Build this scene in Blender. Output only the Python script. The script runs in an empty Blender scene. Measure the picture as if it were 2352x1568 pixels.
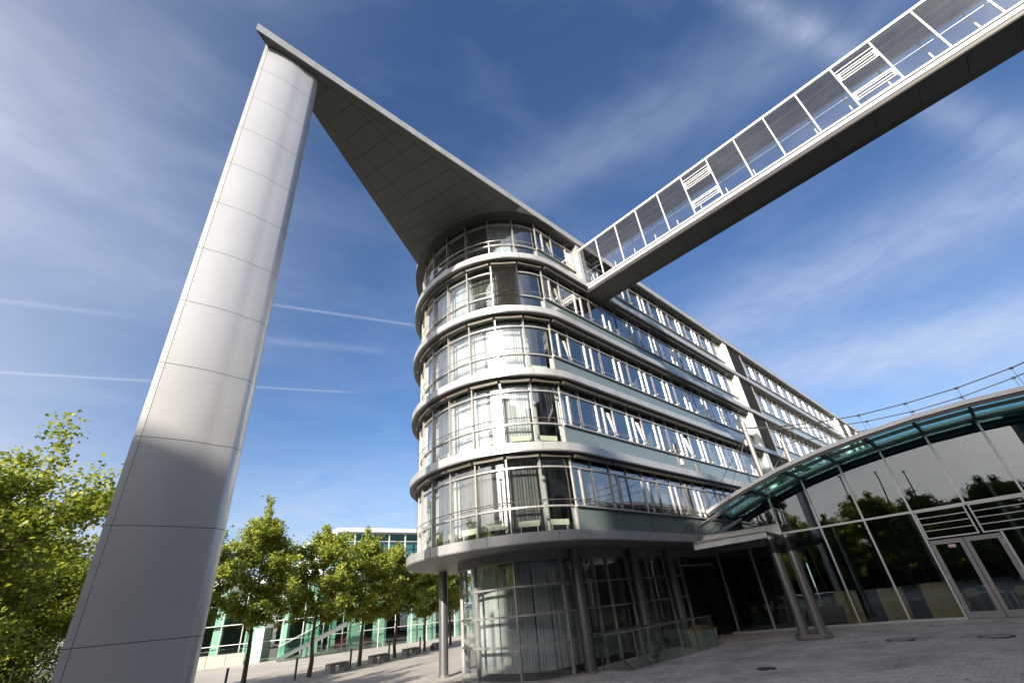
import bpy, math, random
import numpy as np
from mathutils import Vector, Matrix

sc = bpy.context.scene
COL = sc.collection
rad = math.radians

# ------------------------------------------------------------------ camera
cam_d = bpy.data.cameras.new("camera")
cam_d.sensor_fit = 'HORIZONTAL'
cam_d.sensor_width = 36.0
cam_d.lens = 36.0 * 1011.0 / 2352.0
cam_d.clip_start = 0.1
cam_d.clip_end = 6000
cam = bpy.data.objects.new("camera", cam_d)
COL.objects.link(cam)
R = [[0.7333, 0.2937, 0.6132], [-0.6743, 0.4292, 0.6009], [-0.0867, -0.8541, 0.5128]]
m4 = Matrix.Identity(4)
for i in range(3):
    m4[i][0] = R[i][0]
    m4[i][1] = -R[i][1]
    m4[i][2] = -R[i][2]
    m4[i][3] = (0, 0, 2.1)[i]
cam.matrix_world = m4
sc.camera = cam

# ------------------------------------------------------------------ exposure
sc.view_settings.view_transform = 'Standard'
sc.view_settings.look = 'None'
sc.view_settings.gamma = 1
sc.view_settings.exposure = 1.08
sc.view_settings.use_curve_mapping = False
sc.cycles.transparent_max_bounces = 24

# ------------------------------------------------------------------ sun and sky
SUN_DIR = Vector((1.0, 0.50, -0.45)).normalized()        # the way the light travels
EL = math.asin(-SUN_DIR.z)
AZ = math.atan2(-SUN_DIR.x, -SUN_DIR.y)                   # clockwise from +Y
sun_d = bpy.data.lights.new("sun", 'SUN')
sun_d.energy = 5.0
sun_d.angle = rad(0.53)
sun_d.color = (1.0, 0.93, 0.83)
sun = bpy.data.objects.new("sun", sun_d)
sun.rotation_euler = SUN_DIR.to_track_quat('-Z', 'Y').to_euler()
COL.objects.link(sun)

world = bpy.data.worlds.new("World")
sc.world = world
world.use_nodes = True
nt = world.node_tree
nt.nodes.clear()
N = nt.nodes.new
L = nt.links.new
w_out = N('ShaderNodeOutputWorld')
w_bg = N('ShaderNodeBackground')
w_bg.inputs['Strength'].default_value = 0.056
sky = N('ShaderNodeTexSky')
sky.sky_type = 'NISHITA'
sky.sun_disc = False
sky.sun_elevation = EL
sky.sun_rotation = AZ
sky.altitude = 200
sky.air_density = 1.15
sky.dust_density = 0.7
sky.ozone_density = 3.2
geo = N('ShaderNodeNewGeometry')
tc = N('ShaderNodeTexCoord')
DIRV = tc.outputs['Generated']


def wmath(op, a, b=None, c=None, clamp=False):
    n = N('ShaderNodeMath')
    n.operation = op
    n.use_clamp = clamp
    for i, x in enumerate((a, b, c)):
        if x is None:
            continue
        if isinstance(x, (int, float)):
            n.inputs[i].default_value = x
        else:
            L(x, n.inputs[i])
    return n.outputs[0]


def wdot(vec):
    n = N('ShaderNodeVectorMath')
    n.operation = 'DOT_PRODUCT'
    L(DIRV, n.inputs[0])
    n.inputs[1].default_value = vec
    return n.outputs['Value']


def wnoise(scale, detail, rough, stretch, rot=(0, 0, 0), dist=0.0):
    mp = N('ShaderNodeMapping')
    mp.inputs['Rotation'].default_value = rot
    mp.inputs['Scale'].default_value = stretch
    L(DIRV, mp.inputs['Vector'])
    n = N('ShaderNodeTexNoise')
    n.inputs['Scale'].default_value = scale
    n.inputs['Detail'].default_value = detail
    n.inputs['Roughness'].default_value = rough
    n.inputs['Distortion'].default_value = dist
    L(mp.outputs[0], n.inputs['Vector'])
    return n.outputs['Fac']


def band(p, q, sigma, amp, ext=0.10, noise=None, ns=0.75):
    p = Vector(p).normalized()
    q = Vector(q).normalized()
    n = p.cross(q).normalized()
    c = (p + q).normalized()
    half = p.dot(c)
    d = wmath('DIVIDE', wdot(n), sigma)
    g = wmath('EXPONENT', wmath('MULTIPLY', wmath('MULTIPLY', d, d), -1.0))
    mr = N('ShaderNodeMapRange')
    mr.interpolation_type = 'SMOOTHSTEP'
    mr.inputs['From Min'].default_value = half - ext
    mr.inputs['From Max'].default_value = min(0.9995, half + ext * 0.35)
    L(wdot(c), mr.inputs['Value'])
    o = wmath('MULTIPLY', wmath('MULTIPLY', g, mr.outputs[0]), amp)
    if noise is not None:
        k = wmath('ADD', wmath('MULTIPLY', noise, ns * 2), 1.0 - ns)
        o = wmath('MULTIPLY', o, k)
    return o


n_fine = wnoise(9.0, 8, 0.62, (1.0, 1.0, 3.5), (0.35, 0.55, 0.3), 0.6)
n_soft = wnoise(3.2, 6, 0.55, (1.0, 1.7, 3.6), (0.5, -0.3, 0.5), 0.4)
n_trail = wnoise(60.0, 6, 0.7, (1, 1, 1))
parts = [
    band((0.498, 0.4101, 0.7641), (0.6414, -0.0039, 0.7672), 0.055, 0.18, 0.16, n_fine),
    band((0.86, 0.2485, 0.4457), (0.8665, -0.2121, 0.4519), 0.07, 0.36, 0.10, n_fine),
    band((0.7642, -0.1739, 0.6211), (0.8348, -0.2354, 0.4977), 0.03, 0.22, 0.02, n_fine, 0.9),
    band((0.5673, -0.0689, 0.8206), (0.6791, -0.1288, 0.7226), 0.022, 0.26, 0.02, n_fine, 0.9),
    band((0.9316, 0.149, 0.3317), (0.9471, -0.1317, 0.2926), 0.05, 0.5, 0.05, n_fine),
    band((-0.2297, 0.754, 0.6154), (0.0472, 0.7821, 0.6213), 0.16, 0.16, 0.10, n_soft),
    band((-0.1428, 0.9217, 0.3606), (0.3408, 0.8431, 0.4161), 0.0018, 0.26, 0.012, n_trail, 0.45),
    band((0.1691, 0.8156, 0.5534), (0.4359, 0.7131, 0.549), 0.0026, 0.26, 0.008, n_trail, 0.45),
    band((0.1687, 0.8544, 0.4914), (0.3722, 0.7831, 0.4983), 0.008, 0.12, 0.006, n_fine, 0.9),
    band((-0.1738, 0.8754, 0.451), (-0.0568, 0.8776, 0.4761), 0.004, 0.14, 0.004, n_trail, 0.7),
]
tot = parts[0]
for p_ in parts[1:]:
    tot = wmath('ADD', tot, p_)
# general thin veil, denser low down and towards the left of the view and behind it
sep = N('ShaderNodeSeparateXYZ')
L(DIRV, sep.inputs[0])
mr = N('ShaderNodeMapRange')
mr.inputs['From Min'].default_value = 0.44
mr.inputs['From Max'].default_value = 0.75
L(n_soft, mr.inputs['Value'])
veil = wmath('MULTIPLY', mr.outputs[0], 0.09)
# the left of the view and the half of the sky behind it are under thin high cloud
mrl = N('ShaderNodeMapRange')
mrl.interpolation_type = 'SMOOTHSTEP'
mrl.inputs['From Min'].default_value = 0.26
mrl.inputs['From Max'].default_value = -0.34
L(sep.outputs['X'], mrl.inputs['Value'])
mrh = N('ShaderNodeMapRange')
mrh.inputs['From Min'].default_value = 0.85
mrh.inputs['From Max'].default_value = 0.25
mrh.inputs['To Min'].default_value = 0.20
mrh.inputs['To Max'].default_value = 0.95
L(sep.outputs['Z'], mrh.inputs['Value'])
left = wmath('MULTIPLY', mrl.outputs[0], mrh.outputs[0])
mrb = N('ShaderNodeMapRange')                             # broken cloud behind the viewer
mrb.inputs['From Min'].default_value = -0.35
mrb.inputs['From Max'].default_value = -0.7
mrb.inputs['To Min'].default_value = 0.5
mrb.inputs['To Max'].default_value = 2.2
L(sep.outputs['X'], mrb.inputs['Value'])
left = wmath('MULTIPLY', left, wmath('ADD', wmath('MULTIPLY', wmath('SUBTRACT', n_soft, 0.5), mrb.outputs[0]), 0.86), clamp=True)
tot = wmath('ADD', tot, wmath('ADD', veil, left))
mrz = N('ShaderNodeMapRange')
mrz.interpolation_type = 'SMOOTHSTEP'
mrz.inputs['From Min'].default_value = 0.37
mrz.inputs['From Max'].default_value = 0.0
mrz.inputs['To Max'].default_value = 0.85
L(sep.outputs['Z'], mrz.inputs['Value'])
tot = wmath('ADD', tot, wmath('MULTIPLY', mrz.outputs[0], wmath('ADD', wmath('MULTIPLY', wmath('SUBTRACT', n_fine, 0.5), 2.2), 0.9)), clamp=True)
cmix = N('ShaderNodeMix')
cmix.data_type = 'RGBA'
L(tot, cmix.inputs[0])
hs = N('ShaderNodeMix')
hs.data_type = 'RGBA'
hs.blend_type = 'MULTIPLY'
hs.inputs[0].default_value = 1.0
hs.inputs[7].default_value = (0.93, 1.10, 1.36, 1)
L(sky.outputs[0], hs.inputs[6])
L(hs.outputs[2], cmix.inputs[6])
ccol = N('ShaderNodeMix')
ccol.data_type = 'RGBA'
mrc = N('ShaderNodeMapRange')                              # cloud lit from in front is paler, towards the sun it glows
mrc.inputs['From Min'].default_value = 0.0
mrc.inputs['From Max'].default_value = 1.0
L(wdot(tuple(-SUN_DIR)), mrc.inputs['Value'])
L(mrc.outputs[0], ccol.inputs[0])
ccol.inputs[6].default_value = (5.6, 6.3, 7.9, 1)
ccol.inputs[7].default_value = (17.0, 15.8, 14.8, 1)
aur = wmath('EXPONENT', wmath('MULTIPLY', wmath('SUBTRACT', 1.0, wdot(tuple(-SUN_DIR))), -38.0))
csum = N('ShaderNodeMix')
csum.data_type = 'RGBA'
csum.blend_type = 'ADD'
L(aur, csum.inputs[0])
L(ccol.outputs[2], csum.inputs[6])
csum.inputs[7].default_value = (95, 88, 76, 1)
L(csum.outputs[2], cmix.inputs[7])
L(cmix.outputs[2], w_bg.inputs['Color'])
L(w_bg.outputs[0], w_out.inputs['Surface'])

# ================================================================== materials
MATS = {}


def newmat(name):
    m = bpy.data.materials.new(name)
    m.use_nodes = True
    t = m.node_tree
    t.nodes.clear()
    o = t.nodes.new('ShaderNodeOutputMaterial')
    MATS[name] = m
    return m, t, o


def pbr(name, col, rough=0.5, metal=0.0, var=0.0, vscale=3.0, bump=0.0, bscale=40.0, spec=0.5, island=0.0, stretch=(1, 1, 1), coat=0.0):
    m, t, o = newmat(name)
    b = t.nodes.new('ShaderNodeBsdfPrincipled')
    t.links.new(b.outputs[0], o.inputs[0])
    b.inputs['Roughness'].default_value = rough
    b.inputs['Metallic'].default_value = metal
    b.inputs['Specular IOR Level'].default_value = spec
    b.inputs['Coat Weight'].default_value = coat
    b.inputs['Base Color'].default_value = (*col, 1)
    tcn = t.nodes.new('ShaderNodeTexCoord')
    mp = t.nodes.new('ShaderNodeMapping')
    mp.inputs['Scale'].default_value = stretch
    t.links.new(tcn.outputs['Object'], mp.inputs[0])
    src = None
    if var > 0:
        n = t.nodes.new('ShaderNodeTexNoise')
        n.inputs['Scale'].default_value = vscale
        n.inputs['Detail'].default_value = 6
        n.inputs['Roughness'].default_value = 0.6
        t.links.new(mp.outputs[0], n.inputs['Vector'])
        r = t.nodes.new('ShaderNodeMapRange')
        r.inputs['From Min'].default_value = 0.3
        r.inputs['From Max'].default_value = 0.7
        r.inputs['To Min'].default_value = 1 - var
        r.inputs['To Max'].default_value = 1 + var
        t.links.new(n.outputs['Fac'], r.inputs['Value'])
        src = r.outputs[0]
    if island > 0:
        g = t.nodes.new('ShaderNodeNewGeometry')
        r2 = t.nodes.new('ShaderNodeMapRange')
        r2.inputs['To Min'].default_value = 1 - island
        r2.inputs['To Max'].default_value = 1 + island
        t.links.new(g.outputs['Random Per Island'], r2.inputs['Value'])
        if src is None:
            src = r2.outputs[0]
        else:
            mm = t.nodes.new('ShaderNodeMath')
            mm.operation = 'MULTIPLY'
            t.links.new(src, mm.inputs[0])
            t.links.new(r2.outputs[0], mm.inputs[1])
            src = mm.outputs[0]
    if src is not None:
        v = t.nodes.new('ShaderNodeVectorMath')
        v.operation = 'SCALE'
        v.inputs[0].default_value = col
        t.links.new(src, v.inputs['Scale'])
        t.links.new(v.outputs[0], b.inputs['Base Color'])
    if bump > 0:
        n2 = t.nodes.new('ShaderNodeTexNoise')
        n2.inputs['Scale'].default_value = bscale
        n2.inputs['Detail'].default_value = 4
        t.links.new(mp.outputs[0], n2.inputs['Vector'])
        bp = t.nodes.new('ShaderNodeBump')
        bp.inputs['Strength'].default_value = bump
        bp.inputs['Distance'].default_value = 0.02
        t.links.new(n2.outputs['Fac'], bp.inputs['Height'])
        t.links.new(bp.outputs[0], b.inputs['Normal'])
    return m


def glass(name, tint, refl=1.0, base=0.04, rcol=(1, 1, 1), wavy=0.0, rough=0.0):
    """window glass: what is not mirrored at the surface passes straight through, tinted"""
    m, t, o = newmat(name)
    mix = t.nodes.new('ShaderNodeMixShader')
    tr = t.nodes.new('ShaderNodeBsdfTransparent')
    tr.inputs[0].default_value = (*tint, 1)
    gl = t.nodes.new('ShaderNodeBsdfGlossy')
    gl.inputs['Color'].default_value = (*rcol, 1)
    gl.inputs['Roughness'].default_value = rough
    fr = t.nodes.new('ShaderNodeFresnel')
    gg_ = t.nodes.new('ShaderNodeNewGeometry')          # same mirror strength on both faces of a pane
    ior = t.nodes.new('ShaderNodeMapRange')
    ior.inputs['To Min'].default_value = 1.5
    ior.inputs['To Max'].default_value = 1 / 1.5
    t.links.new(gg_.outputs['Backfacing'], ior.inputs['Value'])
    t.links.new(ior.outputs[0], fr.inputs['IOR'])
    ma = t.nodes.new('ShaderNodeMath')
    ma.operation = 'MULTIPLY_ADD'
    ma.use_clamp = True
    ma.inputs[1].default_value = refl
    ma.inputs[2].default_value = base
    t.links.new(fr.outputs[0], ma.inputs[0])
    t.links.new(ma.outputs[0], mix.inputs[0])
    t.links.new(tr.outputs[0], mix.inputs[1])
    t.links.new(gl.outputs[0], mix.inputs[2])
    t.links.new(mix.outputs[0], o.inputs[0])
    if wavy > 0:
        tcn = t.nodes.new('ShaderNodeTexCoord')
        n2 = t.nodes.new('ShaderNodeTexNoise')
        n2.inputs['Scale'].default_value = 0.9
        n2.inputs['Detail'].default_value = 1
        t.links.new(tcn.outputs['Object'], n2.inputs['Vector'])
        bp = t.nodes.new('ShaderNodeBump')
        bp.inputs['Strength'].default_value = wavy
        bp.inputs['Distance'].default_value = 0.05
        t.links.new(n2.outputs['Fac'], bp.inputs['Height'])
        t.links.new(bp.outputs[0], gl.inputs['Normal'])
        t.links.new(bp.outputs[0], fr.inputs['Normal'])
    return m


M_ALU = pbr('silver_cladding', (0.62, 0.62, 0.60), 0.42, 0.35, 0.05, 1.2)
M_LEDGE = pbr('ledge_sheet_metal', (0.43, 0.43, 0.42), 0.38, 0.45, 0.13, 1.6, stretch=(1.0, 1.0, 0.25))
M_FRAME = pbr('window_frame_metal', (0.37, 0.36, 0.34), 0.36, 0.5, 0.04, 2.0)
M_DARKFRAME = pbr('dark_frame', (0.07, 0.065, 0.06), 0.4, 0.3)
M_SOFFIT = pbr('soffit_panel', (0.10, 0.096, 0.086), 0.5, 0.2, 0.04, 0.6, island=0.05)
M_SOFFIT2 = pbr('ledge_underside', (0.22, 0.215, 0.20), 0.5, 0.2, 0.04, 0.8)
M_PYLON = pbr('pylon_metal', (0.66, 0.65, 0.63), 0.36, 0.55, 0.045, 1.1, bump=0.22, bscale=1.1, island=0.03, stretch=(1, 1, 0.45))
M_DARK = pbr('dark_void', (0.02, 0.02, 0.02), 0.8)
M_STEEL = pbr('brushed_steel', (0.42, 0.40, 0.38), 0.26, 0.9, 0.05, 30, stretch=(1, 1, 0.1))
M_COLUMN = pbr('painted_steel_column', (0.17, 0.17, 0.175), 0.36, 0.65, 0.06, 14, bump=0.15, bscale=90)
M_CABLE = pbr('cable_steel', (0.10, 0.095, 0.09), 0.4, 0.7)
M_WHITE = pbr('white_metal', (0.56, 0.555, 0.54), 0.4, 0.1)
M_PLASTER = pbr('pale_plaster', (0.62, 0.63, 0.57), 0.8, 0, 0.03)
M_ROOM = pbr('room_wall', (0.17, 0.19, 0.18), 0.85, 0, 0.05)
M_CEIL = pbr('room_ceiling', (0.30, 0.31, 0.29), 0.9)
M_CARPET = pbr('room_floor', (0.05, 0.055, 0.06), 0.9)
M_CURT = pbr('curtain_pale', (0.60, 0.61, 0.60), 0.85, 0, 0.10, 9, stretch=(1, 1, 0.05))
M_CURTD = pbr('curtain_dark', (0.15, 0.145, 0.135), 0.85, 0, 0.12, 9, stretch=(1, 1, 0.05))
M_RAD = pbr('radiator_cream', (0.72, 0.73, 0.55), 0.6)
M_BLIND = pbr('blind_slats', (0.085, 0.075, 0.06), 0.55, 0.3)
M_SPAN = pbr('spandrel_glass', (0.125, 0.16, 0.15), 0.06, 0, 0.04, 0.5, spec=0.8, coat=0.6)
M_LOUVRE = pbr('louvre_metal', (0.17, 0.165, 0.155), 0.45, 0.4)
M_GLASS = glass('office_glass', (0.90, 0.925, 0.92), 1.9, 0.07)
M_GLASSP = glass('pavilion_glass', (0.74, 0.82, 0.80), 1.4, 0.04, (0.90, 0.92, 1.0), wavy=0.03)
M_GLASSB = glass('bridge_glass', (0.94, 0.96, 0.97), 0.9, 0.035)
M_GLASSC = glass('canopy_glass', (0.66, 0.90, 0.88), 1.0, 0.02)
M_GLASSF = glass('far_glass', (0.84, 0.93, 0.90), 1.1, 0.06, wavy=0.0)
M_GLASSRAIL = glass('balustrade_glass', (0.80, 0.90, 0.86), 1.0, 0.02)
M_CONC = pbr('concrete', (0.30, 0.285, 0.25), 0.9, 0, 0.14, 4, bump=0.3, bscale=30)
M_CONCD = pbr('weathered_concrete', (0.20, 0.185, 0.16), 0.9, 0, 0.22, 5, bump=0.4, bscale=25)
M_POST = pbr('bollard_grey', (0.10, 0.10, 0.095), 0.6, 0.2, 0.1)
M_IRON = pbr('cast_iron', (0.045, 0.035, 0.03), 0.8, 0.2, 0.2, 20, bump=0.5, bscale=60)
M_WOOD = pbr('plywood', (0.40, 0.22, 0.075), 0.6, 0, 0.25, 3, stretch=(1, 6, 1))
M_BROWN = pbr('brown_panel', (0.05, 0.03, 0.025), 0.6)
M_TERRA = pbr('terracotta', (0.10, 0.045, 0.035), 0.8)
M_CHAIR = pbr('chair_ply', (0.40, 0.27, 0.11), 0.5)
M_TABLE = pbr('table_top', (0.45, 0.52, 0.52), 0.4)
M_BLACK = pbr('rubber_black', (0.015, 0.015, 0.015), 0.45)
M_GREENP = pbr('pale_green_render', (0.42, 0.56, 0.47), 0.8)
M_RED = pbr('red_paint', (0.30, 0.02, 0.025), 0.25, coat=0.5)
M_YEL = pbr('yellow_paint', (0.45, 0.40, 0.06), 0.25, coat=0.5)
M_ORANGE = pbr('orange_brown_lid', (0.17, 0.085, 0.035), 0.85, 0, 0.25, 25, bump=0.8, bscale=30)
M_ROOFW = pbr('white_roof', (0.50, 0.51, 0.53), 0.6)
M_BARK = pbr('bark', (0.11, 0.085, 0.055), 0.9, 0, 0.35, 14, bump=0.6, bscale=30, stretch=(1, 1, 0.4))
M_STONEWALL = pbr('neighbour_stone', (0.33, 0.31, 0.27), 0.85, 0, 0.1)
M_WINDARK = pbr('neighbour_window', (0.03, 0.04, 0.05), 0.08, spec=0.8)


def leafmat(name, c1, c2):
    m, t, o = newmat(name)
    g = t.nodes.new('ShaderNodeNewGeometry')
    cr = t.nodes.new('ShaderNodeValToRGB')
    e = cr.color_ramp.elements
    e[0].color = (*c1, 1)
    e[1].color = (*c2, 1)
    e2 = e.new(0.93)
    e2.color = (c2[0] * 1.25, c2[1] * 1.1, c2[2], 1)
    t.links.new(g.outputs['Random Per Island'], cr.inputs[0])
    b = t.nodes.new('ShaderNodeBsdfPrincipled')
    b.inputs['Roughness'].default_value = 0.42
    b.inputs['Specular IOR Level'].default_value = 0.5
    tl = t.nodes.new('ShaderNodeBsdfTranslucent')
    mx = t.nodes.new('ShaderNodeMixShader')
    mx.inputs[0].default_value = 0.35
    v = t.nodes.new('ShaderNodeVectorMath')
    v.operation = 'MULTIPLY'
    v.inputs[1].default_value = (1.5, 1.5, 0.5)
    t.links.new(cr.outputs[0], b.inputs['Base Color'])
    t.links.new(cr.outputs[0], v.inputs[0])
    t.links.new(v.outputs[0], tl.inputs[0])
    t.links.new(b.outputs[0], mx.inputs[1])
    t.links.new(tl.outputs[0], mx.inputs[2])
    t.links.new(mx.outputs[0], o.inputs[0])
    return m


M_LEAF = leafmat('plane_leaf', (0.09, 0.15, 0.022), (0.31, 0.36, 0.07))
M_LEAFD = leafmat('hedge_leaf', (0.045, 0.075, 0.015), (0.10, 0.13, 0.03))


def paver_mat():
    m, t, o = newmat('concrete_paver')
    g = t.nodes.new('ShaderNodeNewGeometry')
    b = t.nodes.new('ShaderNodeBsdfPrincipled')
    b.inputs['Roughness'].default_value = 0.85
    cr = t.nodes.new('ShaderNodeValToRGB')
    e = cr.color_ramp.elements
    e[0].color = (0.35, 0.31, 0.28, 1)
    e[1].color = (0.47, 0.44, 0.42, 1)
    e.new(0.25).color = (0.40, 0.36, 0.33, 1)
    e.new(0.7).color = (0.44, 0.40, 0.385, 1)
    t.links.new(g.outputs['Random Per Island'], cr.inputs[0])
    n = t.nodes.new('ShaderNodeTexNoise')
    n.inputs['Scale'].default_value = 0.7
    n.inputs['Detail'].default_value = 10
    t.links.new(g.outputs['Position'], n.inputs['Vector'])
    r = t.nodes.new('ShaderNodeMapRange')
    r.inputs['From Min'].default_value = 0.3
    r.inputs['From Max'].default_value = 0.7
    r.inputs['To Min'].default_value = 0.66
    r.inputs['To Max'].default_value = 1.15
    t.links.new(n.outputs['Fac'], r.inputs['Value'])
    v = t.nodes.new('ShaderNodeVectorMath')
    v.operation = 'SCALE'
    t.links.new(cr.outputs[0], v.inputs[0])
    t.links.new(r.outputs[0], v.inputs['Scale'])
    t.links.new(v.outputs[0], b.inputs['Base Color'])
    n2 = t.nodes.new('ShaderNodeTexNoise')
    n2.inputs['Scale'].default_value = 60
    t.links.new(g.outputs['Position'], n2.inputs['Vector'])
    bp = t.nodes.new('ShaderNodeBump')
    bp.inputs['Strength'].default_value = 0.4
    bp.inputs['Distance'].default_value = 0.01
    t.links.new(n2.outputs['Fac'], bp.inputs['Height'])
    t.links.new(bp.outputs[0], b.inputs['Normal'])
    t.links.new(b.outputs[0], o.inputs[0])
    return m


M_PAVER = paver_mat()


def ground_mat(name, c1, c2, bw, bh, mortar=0.35):
    """paving too far off to tell the stones apart"""
    m, t, o = newmat(name)
    g = t.nodes.new('ShaderNodeNewGeometry')
    b = t.nodes.new('ShaderNodeBsdfPrincipled')
    b.inputs['Roughness'].default_value = 0.9
    mp = t.nodes.new('ShaderNodeMapping')
    mp.inputs['Rotation'].default_value = (0, 0, rad(-24))
    t.links.new(g.outputs['Position'], mp.inputs[0])
    br = t.nodes.new('ShaderNodeTexBrick')
    br.inputs['Color1'].default_value = (*c1, 1)
    br.inputs['Color2'].default_value = (*c2, 1)
    br.inputs['Mortar'].default_value = (c1[0] * mortar, c1[1] * mortar, c1[2] * mortar, 1)
    br.inputs['Scale'].default_value = 1.0
    br.inputs['Brick Width'].default_value = bw
    br.inputs['Row Height'].default_value = bh
    br.inputs['Mortar Size'].default_value = 0.012
    br.inputs['Mortar Smooth'].default_value = 0.3
    t.links.new(mp.outputs[0], br.inputs['Vector'])
    n = t.nodes.new('ShaderNodeTexNoise')
    n.inputs['Scale'].default_value = 0.35
    n.inputs['Detail'].default_value = 9
    n.inputs['Roughness'].default_value = 0.65
    t.links.new(g.outputs['Position'], n.inputs['Vector'])
    r = t.nodes.new('ShaderNodeMapRange')
    r.inputs['From Min'].default_value = 0.3
    r.inputs['From Max'].default_value = 0.7
    r.inputs['To Min'].default_value = 0.82
    r.inputs['To Max'].default_value = 1.15
    t.links.new(n.outputs['Fac'], r.inputs['Value'])
    v = t.nodes.new('ShaderNodeVectorMath')
    v.operation = 'SCALE'
    t.links.new(br.outputs['Color'], v.inputs[0])
    t.links.new(r.outputs[0], v.inputs['Scale'])
    t.links.new(v.outputs[0], b.inputs['Base Color'])
    t.links.new(b.outputs[0], o.inputs[0])
    return m


M_GROUND = ground_mat('plaza_far_paving', (0.45, 0.41, 0.36), (0.39, 0.35, 0.305), 0.6, 0.3)
M_BED = pbr('paver_bedding', (0.10, 0.085, 0.075), 0.95, 0, 0.2, 6)


# ================================================================== helpers
class MB:
    def __init__(s):
        s.v = []
        s.f = []
        s.m = []

    def quad(s, a, b, c, d, m=0):
        n = len(s.v)
        s.v += [tuple(a), tuple(b), tuple(c), tuple(d)]
        s.f.append((n, n + 1, n + 2, n + 3))
        s.m.append(m)

    def hexa(s, p, m=0):
        """8 corners: bottom 4 counter-clockwise, top 4"""
        n = len(s.v)
        s.v += [tuple(q) for q in p]
        for f in ((0, 3, 2, 1), (4, 5, 6, 7), (0, 1, 5, 4), (1, 2, 6, 5), (2, 3, 7, 6), (3, 0, 4, 7)):
            s.f.append(tuple(n + i for i in f))
            s.m.append(m)

    def box(s, x0, y0, z0, x1, y1, z1, m=0):
        s.hexa([(x0, y0, z0), (x1, y0, z0), (x1, y1, z0), (x0, y1, z0), (x0, y0, z1), (x1, y0, z1), (x1, y1, z1), (x0, y1, z1)], m)

    def beam(s, p, q, w, h, up=(0, 0, 1), m=0):
        p = Vector(p)
        q = Vector(q)
        d = (q - p).normalized()
        u = Vector(up)
        x = d.cross(u)
        if x.length < 1e-4:
            x = d.cross(Vector((1, 0, 0)))
        x.normalize()
        u = x.cross(d).normalized()
        x = x * (w / 2)
        u = u * (h / 2)
        s.hexa([p - x - u, p + x - u, q + x - u, q - x - u, p - x + u, p + x + u, q + x + u, q - x + u], m)

    def prism(s, poly, z0, z1, m=0, mtop=None, mbot=None):
        n = len(s.v)
        k = len(poly)
        s.v += [(p[0], p[1], z0) for p in poly] + [(p[0], p[1], z1) for p in poly]
        s.f.append(tuple(n + i for i in reversed(range(k))))
        s.m.append(m if mbot is None else mbot)
        s.f.append(tuple(n + k + i for i in range(k)))
        s.m.append(m if mtop is None else mtop)
        for i in range(k):
            j = (i + 1) % k
            s.f.append((n + i, n + j, n + k + j, n + k + i))
            s.m.append(m)

    def tube(s, pts, r, sides=8, m=0, caps=True):
        pts = [Vector(p) for p in pts]
        if not isinstance(r, (list, tuple)):
            r = [r] * len(pts)
        n0 = len(s.v)
        prev = None
        for i, p in enumerate(pts):
            d = (pts[min(i + 1, len(pts) - 1)] - pts[max(i - 1, 0)])
            if d.length < 1e-9:
                d = Vector((0, 0, 1))
            d.normalize()
            if prev is None:
                a = d.orthogonal().normalized()
            else:
                a = (prev - d * prev.dot(d))
                if a.length < 1e-6:
                    a = d.orthogonal()
                a.normalize()
            prev = a
            b = d.cross(a)
            for k in range(sides):
                t = 2 * math.pi * k / sides
                s.v.append(tuple(p + (a * math.cos(t) + b * math.sin(t)) * r[i]))
        for i in range(len(pts) - 1):
            for k in range(sides):
                k2 = (k + 1) % sides
                a0 = n0 + i * sides
                s.f.append((a0 + k, a0 + k2, a0 + sides + k2, a0 + sides + k))
                s.m.append(m)
        if caps:
            s.f.append(tuple(n0 + k for k in reversed(range(sides))))
            s.m.append(m)
            e = n0 + (len(pts) - 1) * sides
            s.f.append(tuple(e + k for k in range(sides)))
            s.m.append(m)

    def mesh(s, name, mats, smooth=False):
        me = bpy.data.meshes.new(name)
        me.from_pydata(s.v, [], s.f)
        if not isinstance(mats, (list, tuple)):
            mats = [mats]
        for q in mats:
            me.materials.append(q)
        if len(mats) > 1:
            me.polygons.foreach_set('material_index', s.m)
        if smooth:
            me.polygons.foreach_set('use_smooth', [True] * len(s.f))
        me.update()
        if smooth:
            try:
                me.set_sharp_from_angle(angle=rad(40))
            except Exception:
                pass
        return me

    def build(s, name, mats, parent=None, smooth=False, loc=None):
        return link(name, s.mesh(name, mats, smooth), parent, loc)


def link(name, me, parent=None, loc=None, rot=None):
    o = bpy.data.objects.new(name, me)
    COL.objects.link(o)
    if loc is not None:
        o.location = loc
    if rot is not None:
        o.rotation_euler = rot
    if parent is not None:
        o.parent = parent
        if parent.type == 'EMPTY' and parent.get('_w'):
            o.matrix_parent_inverse = Matrix.Translation(-Vector(parent.location))
    return o


def thing(name, label, cat, loc=(0, 0, 0), group=None, world_parts=True, rot=0):
    o = bpy.data.objects.new(name, None)
    COL.objects.link(o)
    o.location = loc
    o.rotation_euler = (0, 0, rot)
    o.empty_display_size = 0.3
    o['label'] = label
    o['category'] = cat
    if group:
        o['group'] = group
    if world_parts:
        o['_w'] = 1
    return o


def tag(o, label, cat, group=None):
    o['label'] = label
    o['category'] = cat
    if group:
        o['group'] = group
    return o


def struct(o):
    o['kind'] = 'structure'
    return o


def stuff(o):
    o['kind'] = 'stuff'
    return o


def copy_tree(o, loc=None, rot=None, parent=None):
    c = o.copy()
    COL.objects.link(c)
    if loc is not None:
        c.location = loc
    if rot is not None:
        c.rotation_euler = (0, 0, rot)
    if parent is not None:
        c.parent = parent
    for ch in list(o.children):
        copy_tree(ch, parent=c)
    return c


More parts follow.
